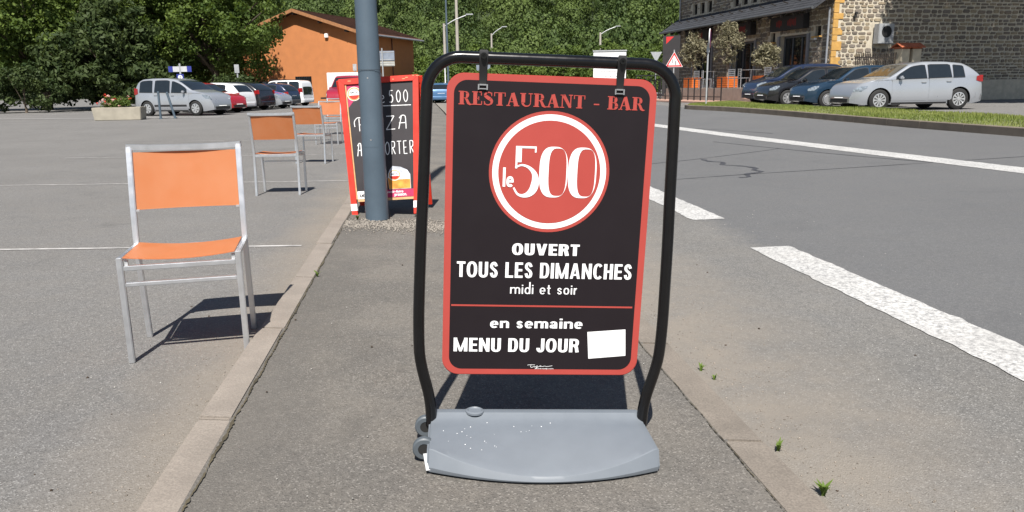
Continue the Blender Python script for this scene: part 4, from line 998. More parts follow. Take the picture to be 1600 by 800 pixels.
# roadside bushes at the foot of the hill
bx = [(-7.0, 66), (-4.2, 68), (-1.2, 70), (2, 72), (5.2, 71), (8.5, 74), (12.5, 76), (-6.2, 60.5), (-3.2, 80), (1, 84), (6, 86), (11, 84), (16, 88), (-10, 78)]
for i, (x, y) in enumerate(bx):
    r = random.uniform(1.8, 2.8) if i < 8 else random.uniform(2.6, 3.6); h = random.uniform(2.0, 3.0) if i < 8 else random.uniform(3.6, 5)
    if i == 7: r, h = .7, .9
    tree('shrub', ('%s roadside bush from the left in the first row below the hill' % ('first', 'second', 'third', 'fourth', 'fifth', 'sixth', 'seventh')[i] if i < 7 else 'low dry weeds beside the pale blue car' if i == 7 else '%s of the taller bushes behind the first row, from the left' % {13: 'first', 8: 'second', 9: 'third', 10: 'fourth', 11: 'fifth', 12: 'sixth'}[i]), (x, y, gy(y)), [((0, 0, h*.6), (r, 1.6, h*.6))], 70, 80, .55, .24, LEAF_BUSH, .5, .08,
         'roadside bushes in the first row' if i < 7 else 'roadside bushes in the second row' if i > 7 else None, cat='shrub', limbs=4)

# ------------------------------------------------------------------ wooded hill
def hz(x, y): return gy(y)+max(0, y-148-7*math.sin(x*.022+1))*.36+2*math.sin(x*.04+.6)*max(0, min(1, (y-155)/20))
mb = MB(); X = np.linspace(-420, 420, 57); Y = np.linspace(125, 420, 28)
mb.add([(x, y, hz(x, y)-.3) for y in Y for x in X], [(j*57+i, j*57+i+1, (j+1)*57+i+1, (j+1)*57+i) for j in range(27) for i in range(56)])
tag(mb.build('hill', M('woodland_floor', (.03, .045, .015), .95, var=.3, scale=.2), smooth=True, ang=None, fix=False), kind='structure')
def forest():
    Vs, Fs, Ts = [], [], []; off = 0; var = []
    for q in range(8):
        C = crown_points((0, 0, 0), (1, 1, 1), 46, .70); C = C[(C[:, 2] > -.75)]; k = len(C); rr = rng.uniform(.20, .40, k); npc = 44; n = k*npc
        d = rng.normal(size=(n, 3)); d /= np.linalg.norm(d, axis=1)[:, None]; p = np.repeat(C, npc, 0)+d*rng.uniform(.5, 1, n)[:, None]*np.repeat(rr, npc)[:, None]
        nn = 1.0*p+.75*d+rng.normal(size=(n, 3))*.33; nn /= np.linalg.norm(nn, axis=1)[:, None]
        u = np.cross(nn, rng.normal(size=(n, 3))); u /= np.linalg.norm(u, axis=1)[:, None]; v = np.cross(nn, u); sz = .115*rng.uniform(.6, 1.25, n)[:, None]; u = u*sz*.5; v = v*sz*.5
        V = np.stack([p-u, p-v*.8, p+u, p+v*.8], 1).reshape(-1, 3); F = np.arange(4*n).reshape(n, 4)
        var.append((V, F, np.repeat(np.clip(np.repeat(rng.uniform(0, 1, k), npc)+rng.normal(0, .1, n), 0, 1), 4)))
    pts = []; y = 139.0; row = 0
    while y < 214:
        xm = y*1.02+8; st = 6.6
        for x in np.arange(-xm+st/2*(row % 2), xm, st): pts.append((x+rng.uniform(-2, 2), y+rng.uniform(-3, 3)))
        y += 8.5; row += 1
    for x, y in pts:
        V, F, ti = var[rng.integers(8)]; s = rng.uniform(2.9, 5.0); h = s*rng.uniform(.95, 1.45); a = rng.uniform(0, 6.28)
        c, sn = math.cos(a), math.sin(a); z = hz(x, y)+h*.85+rng.uniform(-.5, 3.0)
        P = np.stack([x+s*(V[:, 0]*c-V[:, 1]*sn), y+s*(V[:, 0]*sn+V[:, 1]*c), z+h*V[:, 2]], 1)
        Vs.append(P); Fs.append(F+off); off += len(V); Ts.append(np.clip(ti*.30+rng.uniform(-.05, .70), 0, 1))
    o = npmesh('forest', np.concatenate(Vs), np.concatenate(Fs), LEAF_FAR, attr=np.concatenate(Ts))
    tag(o, 'dense green broadleaf woodland covering the hillside', 'woodland', kind='stuff'); return len(pts)
NF = forest()

# ------------------------------------------------------------------ stone restaurant
BR = thing('restaurant_building', 'dark stone restaurant with canopy roof and ochre corner stones', 'building', (13.62, 33.0, 0), (0, 0, math.atan2(.975, -.223)))
# local axes: x along the street front, y out towards the road, z up; the gable end stands at x = 0 and runs along -y
MORT = M('pale_mortar', (.48, .43, .34), .95, var=.15, scale=6, bmp=.01)
def stone_mat(name, cols):
    m, t, b = nodes(name); g = N(t, 'NewGeometry'); r = N(t, 'ValToRGB'); t.links.new(g.outputs['Random Per Island'], r.inputs[0])
    r.color_ramp.interpolation = 'CONSTANT'
    while len(r.color_ramp.elements) < len(cols): r.color_ramp.elements.new(.5)
    for i, c in enumerate(cols): r.color_ramp.elements[i].position = i/len(cols); r.color_ramp.elements[i].color = (*c, 1)
    co = coords(t); c = mixc(t, maprange(t, noise(t, co, 14, 4), .3, .7, 0, .5), r.outputs[0], (.10, .085, .07)); t.links.new(c, b.inputs['Base Color'])
    b.inputs['Roughness'].default_value = .9; bump(t, b, noise(t, co, 30, 4), .008); return m
STONE = stone_mat('rubble_stone', [(.19, .155, .12), (.24, .19, .14), (.16, .135, .11), (.29, .23, .155), (.21, .18, .15), (.33, .27, .18)])
OCHRE = M('ochre_stone', (.47, .27, .075), .9, var=.18, scale=4, bmp=.006)
SLATE = M('slate_tile', (.036, .038, .044), .7, var=.25, scale=3); TIMBER = M('dark_timber', (.030, .024, .020), .8, var=.2)
AWN = M('awning_cassette', (.022, .020, .022), .6); DFRAME = M('grey_door_frame', (.085, .09, .10), .5); PANE = M('window_pane', (.012, .014, .016), .05, var=.2, spec=.7)
holes = [(1.72, 3.85, .93, 3.25), (6.1, 8.25, .93, 3.22), (10.6, 12.75, .93, 3.2), (4.34, 4.70, 3.03, 3.46), (.80, 1.20, 3.10, 3.52)]
for c in (11.95, 7.3, 3.1): holes += [(c-1.15, c-.6, 5.03, 5.62), (c-.28, c+.28, 5.03, 5.62), (c+.6, c+1.15, 5.03, 5.62)]
def wall(mb, x0, x1, z0, z1, holes, f):
    xs_ = sorted({x0, x1, *[h[i] for h in holes for i in (0, 1)]}); zs_ = sorted({z0, z1, *[h[i] for h in holes for i in (2, 3)]})
    for a, b in zip(xs_[:-1], xs_[1:]):
        for c, d in zip(zs_[:-1], zs_[1:]):
            if not any(h[0] <= a and b <= h[1] and h[2] <= c and d <= h[3] for h in holes): f(mb, a, b, c, d)
mb = MB(); wall(mb, 0, 14.75, 0, 7.6, holes, lambda m, a, b, c, d: m.box(((a+b)/2, -.2, (c+d)/2), (b-a, .4, d-c)))
mb.box((.2, -5.6, 3.8), (.4, 10.4, 7.6)); mb.box((14.55, -5.6, 3.8), (.4, 10.4, 7.6)); mb.box((7.4, -10.6, 3.8), (14, .4, 7.6))
mb.build('wall', MORT, BR)
def rubble(name, x0, x1, z0, z1, holes, put, gap=.03):
    V, F = [], []; z = z0; off = 0
    while z < z1:
        h = rng.uniform(.11, .23); x = x0-rng.uniform(0, .2)
        while x < x1:
            w_ = rng.uniform(.16, .46); a, b = max(x, x0)+gap/2, min(x+w_, x1)-gap/2; c, d = z+gap/2, z+h-gap/2; x += w_
            if b-a < .05 or any(a < q[1]+.02 and b > q[0]-.02 and c < q[3]+.02 and d > q[2]-.02 for q in holes): continue
            j = lambda s_: rng.uniform(-s_, s_); ch = min(.05, (b-a)*.25, (d-c)*.3); dz = j(.022)
            P = [(a+ch, c), (b-ch+j(.02), c+j(.012)), (b, c+ch), (b+j(.01), d-ch), (b-ch, d), (a+ch+j(.02), d+j(.012)), (a, d-ch), (a+j(.01), c+ch)]
            P = [(p, q+dz) for p, q in P]; dep = rng.uniform(.012, .035)
            V += [put(p, q, .0005) for p, q in P]+[put(a+(p-a)*.94+(b-a)*.03, c+(q-c)*.94+(d-c)*.03, dep) for p, q in P]
            F += [[off+8+i for i in range(8)]]+[[off+i, off+(i+1) % 8, off+8+(i+1) % 8, off+8+i] for i in range(8)]; off += 16
        z += h
    me = bpy.data.meshes.new(name); me.from_pydata(V, [], F); me.update()
    bm = bmesh.new(); bm.from_mesh(me); bmesh.ops.recalc_face_normals(bm, faces=bm.faces[:]); bm.to_mesh(me); bm.free()
    o = link_mesh(name, me, STONE, BR); tag(o, kind='stuff'); return o
rubble('stonework', .0, 14.75, .3, 6.6, holes, lambda x, z, d: (x, d, z))
GH = [(1.91, 2.70, 2.6, 3.6)]
rubble('gable_stonework', .32, 10.6, .3, 6.2, GH, lambda x, z, d: (-d, -x, z), .055)
z = .3; k = 0
while z < 6.4:
    h = [.34, .26, .39, .24, .30][k % 5]; wq = .46 if k % 2 else .24
    MB().box((wq/2*0+.03, -wq/2+.012, z+h/2), (.12, wq, h-.02)).build('quoin', OCHRE, BR, bevel=.008, seg=1)
    z += h; k += 1
# doors and windows
def opening(h, n, deep=.22, door=True):
    x0, x1, z0, z1 = h; f = MB(); y = -deep
    for x in (x0+.04, x1-.04): f.box((x, y, (z0+z1)/2), (.08, .07, z1-z0-.004))
    f.box(((x0+x1)/2, y, z1-.05), (x1-x0-.162, .066, .10)); f.box(((x0+x1)/2, y, z0+.06), (x1-x0-.162, .066, .12))
    for i in range(1, n): f.box((x0+(x1-x0)*i/n, y-.001, (z0+z1)/2), (.07, .06, z1-z0-.22))
    fr = f.build('door' if door else 'window', DFRAME if door else TIMBER, BR)
    for i in range(n):
        a, b = x0+.04+(x1-x0-.08)*i/n, x0+.04+(x1-x0-.08)*(i+1)/n
        MB().box(((a+b)/2, y-.02, (z0+z1)/2), (b-a-.06, .012, z1-z0-.18)).build('pane', PANE, fr)
for i, h in enumerate(holes): opening(h, 3 if i < 3 else 1, .22 if i < 3 else .16, i < 3)
for x0, x1, z0, z1 in holes[:3]:
    for x in (x0-.09, x1+.09): MB().box((x, .035, (z0+z1)/2), (.17, .09, z1-z0)).build('door_surround', M('grey_render', (.20, .20, .21), .8, var=.1), BR)
for x0, x1, z0, z1 in holes[3:5]: MB().box(((x0+x1)/2, .05, z0-.04), (x1-x0+.2, .16, .07)).build('window_sill', OCHRE, BR)
INT = MB().box((7.4, -1.5, 2.2), (14, .1, 4)).build('inner_wall', M('dark_interior', (.02, .018, .016), .9), BR)
for a, b in ((1.66, 4.32), (6.05, 8.6), (10.55, 13.35)):
    cs = MB().box(((a+b)/2, .17, 3.80), (b-a, .30, .62)).build('awning_cassette', AWN, BR, bevel=.01)
    m_ = (a+b)/2; RS = M('awning_red', (.20, .012, .012), .6)
    for s0, w_ in ((m_+.75, .45), (m_-.15, .75)):
        mb = MB()      # red lettering too dim to read
        for q in range(int(w_/.11)):
            xx = s0-q*.115; mb.box((xx, .322, 3.78+.02*(q % 2)), (.075, .004, .22+.06*(q % 3)))
        mb.build('awning_lettering', RS, cs)
# canopy roof
ze, zw, ye = 4.18, 4.92, 1.15
mb = MB(); mb.add([(-.25, .02, zw), (15.0, .02, zw), (15.0, ye, ze), (-.25, ye, ze), (-.25, .02, zw-.10), (15.0, .02, zw-.10), (15.0, ye, ze-.10), (-.25, ye, ze-.10)], [(0, 1, 2, 3), (7, 6, 5, 4), (0, 4, 5, 1), (1, 5, 6, 2), (2, 6, 7, 3), (3, 7, 4, 0)])
RF = mb.build('canopy_roof', SLATE, BR)
mb = MB(); nr = 6
for r in range(nr):
    for q in range(62):
        x = -.25+q*15.25/62+.5*(r % 2)*.246; f0, f1 = r/nr, (r+1.15)/nr
        if x+.24 > 15: continue
        y0, y1 = .02+(ye-.02)*f0, .02+(ye-.02)*min(1.03, f1); z0, z1 = zw+(ze-zw)*f0, zw+(ze-zw)*min(1.03, f1); u = random.uniform(0, .008)
        mb.add([(x+.006, y0, z0+.006), (x+.238, y0, z0+.006), (x+.238, y1, z1+.022+u), (x+.006, y1, z1+.022+u), (x+.006, y1, z1+.008), (x+.238, y1, z1+.008)], [(0, 1, 2, 3), (3, 2, 5, 4)])
tag(mb.build('roof_tiles', SLATE, RF), kind='stuff')
for i in range(16): MB().beam((.35+i*.95, .05, zw-.20), (.35+i*.95, ye-.06, ze-.16), .09, .13).build('rafter', TIMBER, RF)
for i in range(15): MB().beam((.6+i*.98, .55, 4.60), (.95+i*.98, .60, 4.72), .02, .05).build('snow_guard', TIMBER, RF)
MB().tube([(-.25, ye+.05, ze-.03), (15.0, ye+.05, ze-.03)], .06, 10).build('gutter', M('zinc', (.12, .125, .13), .4, .5), RF, smooth=True)
ZN = M('zinc_pipe', (.30, .31, .33), .45, .4)
MB().tube([(.16, .10, 4.2), (.16, .10, .3)], .045, 10).build('downpipe', ZN, BR, smooth=True); MB().tube([(14.6, .10, 7.4), (14.6, .10, .3)], .045, 10).build('downpipe', ZN, BR, smooth=True)
# main roof
mb = MB(); mb.add([(-.4, .75, 7.45), (15.1, .75, 7.45), (15.1, -5.3, 10.4), (-.4, -5.3, 10.4), (15.1, -11.4, 7.45), (-.4, -11.4, 7.45)], [(0, 1, 2, 3), (3, 2, 4, 5)]); mb.add([(.02, -.02, 7.45), (.02, -5.3, 10.2), (.02, -10.6, 7.45)], [(0, 1, 2)])
mb.build('main_roof', SLATE, BR)
# fittings on the gable
AC = MB().box((-.24, -2.30, 3.10), (.34, .74, .82)).build('ventilation_unit', M('unit_grey', (.30, .31, .32), .5), BR, bevel=.02)
MB().lathe([(.24, -.005), (.24, .004), (.20, .008), (0, .003)], 24, 'X', (-.413, -2.30, 3.18)).build('fan_grille', DARK, AC)
for z_ in (3.82, 3.95): MB().lathe([(.055, -.09), (.06, -.02), (.05, 0)], 12, 'X', (-.02, -.96-.05*(z_ > 3.9), z_)).build('gable_vent', DARK, BR)
for x_, c_ in ((1.0, 2.98), (.72, 3.0)): MB().box((x_, .10, c_), (.10, .14, .09)).build('spotlight', WHITE if x_ > .9 else DARK, BR, bevel=.02)
SW = math.atan2(.975, -.223)
def rl(x, y, z=0):     # restaurant local -> world
    c, s_ = math.cos(SW), math.sin(SW); return (13.62+x*c-y*s_, 33+x*s_+y*c, z)
# terrace with furniture
TERR = M('terrace_concrete', (.27, .215, .18), .9, var=.15, scale=3, bmp=.004)
tr = thing('terrace', 'low concrete terrace in front of the stone restaurant', 'terrace', rl(0, 0), (0, 0, SW))
MB().box((5.9, 1.32, .62), (9.8, 2.56, .62)).build('platform', TERR, tr, bevel=.01)
for i in range(3): MB().box((11.0+i*.3, 1.32, .62-.13*(i+1)-.05), (.3, 2.4, .44-.0*i)).build('step', TERR, tr)
for i in range(12): MB().box((1.45+i*.81, 2.615, .62), (.79, .02, .58)).build('facing_slab', TERR, tr)
pk = thing('footpath', None, None, rl(0, 0), (0, 0, SW)); tag(pk, kind='structure')
MB().box((8.5, 3.6, .28), (14, 1.9, .16)).build('paving', M('pink_paving', (.36, .22, .17), .9, var=.15, scale=4), pk)
RAIL = M('rail_black', (.015, .015, .017), .5)
def railing(label, x0, x1, y, z0, h, n):
    t = thing('railing', label, 'railing', rl(0, 0), (0, 0, SW))
    for i in range(n+1): MB().box((x0+(x1-x0)*i/n, y, z0+h/2), (.045, .045, h)).build('rail_post', RAIL, t)
    for z_ in (z0+h-.02, z0+h*.18): MB().box(((x0+x1)/2, y, z_), (x1-x0, .03, .035)).build('rail', RAIL, t)
railing('black metal railing along the front of the terrace', 3.0, 10.4, 3.4, .36, 1.05, 11)
railing('low black railing beyond the terrace steps, beside the triangular sign', 11.2, 15.5, 2.2, .36, 1.05, 6)
ORW = M('orange_planter_wood', (.56, .13, .02), .6, var=.15, scale=6)
for x_, nm, tl, hgt, rr in ((9.35, 'nearest the triangular sign', 'bare twiggy olive tree in the leftmost orange planter', 2.3, .72), (5.6, 'behind the round no-parking sign', 'tallest olive tree, in the middle orange planter', 2.6, .80), (2.25, 'beside the dark parked cars', 'small bushy olive tree in the orange planter beside the dark cars', 1.40, .58)):
    p = thing('planter_box', 'slatted orange wooden planter %s' % nm, 'planter', rl(x_, 1.7, .93), (0, 0, SW), 'orange planters on the terrace')
    for k in range(5):
        for s_ in (-1, 1):
            MB().box((0, s_*.28, .07+k*.105), (1.0, .03, .09)).build('slat', ORW, p); MB().box((s_*.49, 0, .07+k*.105), (.03, .53, .09)).build('slat', ORW, p)
    MB().box((0, 0, .27), (.93, .50, .46)).build('soil_box', M('potting_soil', (.04, .03, .02), .95), p)
    q = rl(x_, 1.7, .93+.48)
    tree('olive_tree', tl, q, [((0, 0, hgt*.62), (rr, rr, hgt*.40)), ((.1, 0, hgt*.78), (rr*.8, rr*.8, hgt*.24))], 110, 22, .16, .07, LEAF_OLIVE, hgt*.33, .06, 'olive trees in the orange planters', OLIVE_BARK, aspect=2.6, squash=1.3, limbs=26, shell=.3)
def bar_set(x_, y_, label):
    t = thing('bar_table', label, 'table', rl(x_, y_, .93), (0, 0, SW), 'tall tables on the terrace')
    MB().lathe([(.24, 0), (.24, .015), (.03, .03), (.03, .80), (.05, .81)], 16).build('pedestal', ALU, t); MB().box((0, 0, .83), (.7, .7, .03)).build('table_top', ALU, t, bevel=.005)
def alu_chair(x_, y_, rz, label):
    t = thing('terrace_chair', label, 'chair', rl(x_, y_, .93), (0, 0, SW+rz), 'metal chairs on the terrace')
    for a in (-.2, .2):
        for b in (-.2, .2): MB().box((a, b, .22), (.03, .03, .44)).build('leg', ALU, t)
        MB().box((a, .21, .66), (.03, .03, .44)).build('back_post', ALU, t)
    MB().box((0, 0, .455), (.44, .44, .03)).build('seat', ALU, t)
    for k in range(4): MB().box((0, .215, .58+k*.09), (.37, .015, .05)).build('back_slat', ALU, t)
bar_set(4.1, 1.3, 'tall metal table between the two right olive planters'); bar_set(7.6, 1.4, 'tall metal table behind the round no-parking sign'); bar_set(.95, 1.5, 'tall metal table above the dark parked cars')
for x_, y_, rz, l in ((4.55, 1.9, .3, 'left chair at the table between the right planters'), (3.7, 1.9, -.2, 'right chair at the table between the right planters'), (7.95, 2.0, .2, 'chair left of the no-parking sign post'), (7.2, 2.0, -.3, 'chair right of the no-parking sign post'), (1.2, 2.0, .1, 'chair partly hidden above the dark cars')): alu_chair(x_, y_, rz, 'silver metal '+l)
# fence and tiled pillars before the gable
fc = thing('picket_fence', 'dark metal picket fence before the sunlit stone gable', 'fence', rl(0, 0), (0, 0, SW))
for i in range(24): MB().box((-1.3, -.25-i*.085, 1.72), (.025, .03, 1.15)).build('picket', TIMBER, fc)
for z_ in (1.4, 2.1): MB().box((-1.27, -1.25, z_), (.03, 2.05, .05)).build('fence_rail', TIMBER, fc)
fw = thing('garden_wall', 'low rendered wall carrying the picket fence', 'wall', rl(0, 0), (0, 0, SW)); MB().box((-1.3, -4.5, .72), (.25, 9, .85)).build('wall_body', MORT, fw)
TILE = M('terracotta_tile', (.36, .10, .045), .85, var=.25, scale=5)
for y_, l in ((-2.36, 'left'), (-2.92, 'right')):
    t = thing('gate_pillar', '%s of two cream pillars with red tiled caps by the gable' % l, 'pillar', rl(-1.35, y_, .3), (0, 0, SW), 'tiled gate pillars')
    MB().box((0, 0, 1.06), (.42, .42, 2.12)).build('shaft', M('cream_render', (.50, .44, .33), .9, var=.12, scale=4), t, bevel=.01)
    for s_ in (-1, 1):
        for k in range(5): MB().beam((s_*.0, -.24+k*.12, 2.36), (s_*.34, -.24+k*.12, 2.17), .11, .035, (0, 0, 1)).build('cap_tile', TILE, t, bevel=.008, seg=1)
    MB().box((0, 0, 2.17), (.44, .44, .09)).build('cap_base', TILE, t)

# ------------------------------------------------------------------ orange house
OH = thing('orange_house', 'orange rendered house with a brown tiled gable roof', 'house', (-11.5, 60, gy(60)), (0, 0, math.atan2(-.305, .952)))
# local: x to the right along the gable (corner at x=0), y into the building
ORR = M('orange_render', (.45, .172, .060), .9, var=.08, scale=1.5, bmp=.004); BRT = M('brown_tiles', (.115, .055, .035), .8, var=.25, scale=4)
GWd, GL_, EZ, AZ = 10.6, 9.9, 5.25, 6.95
mb = MB(); gz0 = -.5
mb.add([(-GWd, 0, gz0), (0, 0, gz0), (0, 0, EZ), (-GWd/2, 0, AZ), (-GWd, 0, EZ), (-GWd, GL_, gz0), (0, GL_, gz0), (0, GL_, EZ), (-GWd/2, GL_, AZ), (-GWd, GL_, EZ)],
       [(0, 1, 2, 3, 4), (9, 8, 7, 6, 5), (1, 6, 7, 2), (5, 0, 4, 9)]); mb.build('wall', ORR, OH)
for s_ in (-1, 1):
    ex = -GWd/2+s_*(GWd/2+.75); eze = EZ-(AZ-EZ)/(GWd/2)*.75; mb = MB(); a = [(-GWd/2, -.55, AZ+.06), (ex, -.55, eze+.06), (ex, GL_+.5, eze+.06), (-GWd/2, GL_+.5, AZ+.06)]
    mb.add(a+[(x, y, z+.14) for x, y, z in a], [(0, 1, 2, 3), (7, 6, 5, 4), (0, 4, 5, 1), (1, 5, 6, 2), (2, 6, 7, 3), (3, 7, 4, 0)]); rf = mb.build('roof', BRT, OH)
    MB().beam((-GWd/2, -.57, AZ+.10), (ex, -.57, eze+.10), .04, .24).build('bargeboard', M('varnished_wood', (.30, .14, .06), .6, var=.2), rf)
    MB().tube([(ex+.05*s_, -.55, eze+.10), (ex+.05*s_, GL_+.5, eze+.10)], .07, 8).build('gutter', ZN, rf)
    for k in range(26):
        f0 = k/26; mb = MB(); x0_, z0_ = -GWd/2+s_*f0*(GWd/2+.75), AZ+.2-(AZ-eze)*f0+.01; mb.beam((x0_, -.5, z0_+.012), (x0_, GL_+.45, z0_+.012), .05, .025); mb.build('tile_course', BRT, rf)
for f_ in (.0, .42, .85): MB().beam((-GWd/2+GWd/2*f_, -.5, AZ-.1-(AZ-EZ)*f_), (-GWd/2+GWd/2*f_, .1, AZ-.1-(AZ-EZ)*f_), .14, .2).build('purlin', TIMBER, OH)
gw = MB().box((-5.05, .02, 1.6), (1.45, .12, .95)).build('window', PANE, OH)
for i in range(9): MB().box((-5.7+i*.16, -.06, 1.6), (.025, .025, .95)).build('bar', RAIL, gw)
MB().box((-2.7, -.08, 5.1), (.28, .2, .32)).build('wall_lamp', WHITE, OH, bevel=.03)
MB().tube([(.06, 5.6, 5.1), (.06, 5.6, -.2)], .05, 8).build('downpipe', BRT, OH)

# ------------------------------------------------------------------ street furniture
# flower planter
FP = thing('flower_planter', 'concrete trough of red and white flowers at the far left', 'planter', (-15.35, 30.3, gy(30)), (0, 0, .15))
mb = MB(); mb.add([(-.85, -.35, 0), (.85, -.35, 0), (.85, .35, 0), (-.85, .35, 0), (-.9, -.4, .5), (.9, -.4, .5), (.9, .4, .5), (-.9, .4, .5)], [(3, 2, 1, 0), (4, 5, 6, 7), (0, 1, 5, 4), (1, 2, 6, 5), (2, 3, 7, 6), (3, 0, 4, 7)])
mb.build('trough', M('trough_concrete', (.34, .31, .25), .9, var=.15, scale=3), FP, bevel=.02)
C = crown_points((-.15, 0, .62), (.75, .32, .28), 60, .2); V, F, ti = leaves(C, rng.uniform(.1, .18, 60), 36, .07); npmesh('leaves', V, F, LEAF_BUSH, FP, ti)
for nm, col, k in (('red_blooms', (.55, .03, .01), 9), ('pink_blooms', (.6, .35, .3), 16)):
    C = crown_points((-.2, -.1, .74), (.75, .35, .30), k, .5); V, F, ti = leaves(C, np.full(k, .06), 14, .05); tag(npmesh(nm, V, F, M(nm, col, .7), FP, ti), kind='stuff')
for (x_, y_, tilt, l) in ((-13.95, 30.7, .01, 'upright grey bollard before the silver people carrier'), (-13.5, 31.0, -.22, 'leaning grey bollard before the silver people carrier')):
    b_ = thing('bollard', l, 'bollard', (x_, y_, gy(31)), (0, tilt, 0), 'bollards before the left car row')
    MB().lathe([(.045, 0), (.045, 1.0), (.05, 1.0), (.05, 1.06), (.0, 1.08)], 14).build('shaft', POST_GREY, b_, smooth=True); MB().lathe([(.07, 0), (.07, .03), (.046, .035)], 14).build('collar', POST_GREY, b_)
BLU = M('sign_blue', (.03, .04, .22), .4); SREDM = M('sign_bright_red', (.55, .03, .03), .4)
DS = thing('direction_sign', 'blue and white direction sign above the silver people carrier', 'sign', (-17.75, 42, gy(42)))
MB().lathe([(.05, 0), (.05, 2.5), (.0, 2.52)], 12).build('post', GALV, DS)
for s_ in (-1, 1):
    MB().prism([(s_*.03, 2.08), (s_*.38, 2.08), (s_*.38, 2.36), (s_*.03, 2.36)], -.02, .0).build('arrow_plate', M('back_grey', (.45, .46, .47), .5), DS)
    MB().prism([(s_*.385, 2.07), (s_*.62, 2.07), (s_*.62, 2.37), (s_*.385, 2.37)], -.02, .0).build('arrow_tip', BLU, DS)
pl_ = MB().prism([(-.19, 1.62), (.19, 1.62), (.19, 1.96), (-.19, 1.96)], -.075, -.055).build('plate', BLU, DS); disc('plate_disc', .12, WHITE, pl_, (0, 1.79), -.077, 28); MB().face([(-.03, -.079, 1.85), (.03, -.079, 1.85), (.0, -.079, 1.71)]).build('plate_arrow', DARK, pl_, fix=False)
MB().prism([(-.14, 1.44), (.20, 1.44), (.20, 1.60), (-.14, 1.60)], -.075, -.055).build('red_plate', SREDM, DS)
SG = thing('road_sign', 'pair of sign plates seen from behind, right of the grey post', 'sign', (-6.17, 38, gy(38)), (0, 0, -.06))
MB().tube([(0, 0, 0), (.0, 0, 2.95)], .035, 10).build('post', GALV, SG)
for z0_, z1_, m_ in ((2.35, 2.82, M('plate_back', (.20, .23, .28), .5)), (2.10, 2.32, M('plate_back_pale', (.42, .41, .36), .5))):
    pp = MB().box((.22, .05, (z0_+z1_)/2), (.74, .02, z1_-z0_)).build('plate', m_, SG, bevel=.008)
    for z_ in (z0_+.06, z1_-.06): MB().box((.22, .035, z_), (.70, .012, .035)).build('bracket', GALV, pp)
NP = thing('no_parking_sign', 'round red and blue no-parking sign on a post at the verge end', 'sign', (7.14, 28.0, .36), (0, 0, R(72)))
MB().tube([(0, 0, 0), (0, 0, 2.2)], .03, 10).build('post', GALV, NP); MB().box((0, 0, 1.98), (.10, .10, .2)).build('clamp', GALV, NP)
q = MB().lathe([(.33, -.0), (.345, .01), (.345, .03), (.33, .04)], 36, 'Y', (0, -.06, 2.36)).build('plate', M('plate_white', (.6, .6, .6), .4), NP, smooth=True)
disc('red_ring', .325, SREDM, q, (0, 2.36), -.0625); disc('blue_field', .255, M('np_blue', (.02, .05, .30), .4), q, (0, 2.36), -.0635); MB().ribbon([(-.18, 2.54), (.18, 2.18)], .075, -.0645).build('red_bar', SREDM, q, fix=False)
TS = thing('warning_sign', 'triangular red-bordered two-way warning sign by the terrace', 'sign', (7.62, 36, gy(36)+.18), (0, 0, -.1))
MB().tube([(0, 0, 0), (0, 0, 2.4)], .03, 10).build('post', GALV, TS)
tz = 1.78
def tri(r, y_, nm, m_, par): return MB().face([(r*math.cos(R(a)), y_, tz+.08+r*math.sin(R(a))) for a in (90, 210, 330)]).build(nm, m_, par, fix=False)
pt = MB().prism([(.46*math.cos(R(a)), tz+.08+.46*math.sin(R(a))) for a in (210, 330, 90)], -.06, -.04).build('plate', WHITE, TS); tri(.43, -.062, 'red_border', SREDM, pt); tri(.30, -.064, 'white_field', WHITE, pt)
for s_ in (-1, 1): MB().ribbon([(s_*.06, tz-.02-.04*s_), (s_*.06, tz+.16-.04*s_)], .035, -.066).build('arrow_mark', DARK, pt, fix=False)
MBL = thing('marker_post', 'white marker post with a red band below the triangular sign', 'bollard', (7.45, 35.2, gy(35)+.16))
MB().lathe([(.09, 0), (.09, 1.05), (.0, 1.1)], 16).build('shaft', WHITE, MBL); MB().lathe([(.093, .74), (.093, .92)], 16).build('red_band', SREDM, MBL)
TT = thing('totem_sign', 'black totem sign with a red corner beside the restaurant', 'sign', (9.15, 44, gy(44)), (0, 0, -.2))
MB().box((0, 0, 1.9), (.95, .16, 3.6)).build('panel', AWN, TT, bevel=.01); MB().face([(-.30, -.082, 3.64), (.12, -.082, 3.64), (-.30, -.082, 3.25)]).build('red_corner', SREDM, TT, fix=False)
BB = thing('billboard', 'white roadside billboard behind the top bar of the frame', 'billboard', (7.75, 60, gy(60)), (0, 0, -.05))
for x_ in (-1.15, 1.15): MB().box((x_, .06, 1.6), (.14, .1, 3.2)).build('post', M('billboard_post', (.06, .09, .08), .6), BB)
bp = MB().box((0, 0, 2.55), (2.5, .06, 2.0)).build('panel', WHITE, BB); MB().box((0, -.02, 3.62), (2.6, .12, .10)).build('lamp_bar', GALV, BB)
for x0_, x1_, z0_, z1_ in ((-.75, .5, 2.02, 2.10), (-.60, .55, 1.90, 1.935), (-.35, .55, 1.66, 1.73)):    # print too small to read
    mb = MB(); x_ = x0_
    while x_ < x1_:
        w_ = random.uniform(.04, .09); mb.face([(x_, -.032, z0_), (x_+w_, -.032, z0_), (x_+w_, -.032, z1_), (x_, -.032, z1_)]); x_ += w_+.035
    mb.build('print_line', M('print_grey', (.25, .25, .26), .6), bp, fix=False)
CONC = M('pole_concrete', (.36, .33, .29), .9, var=.1, scale=1)
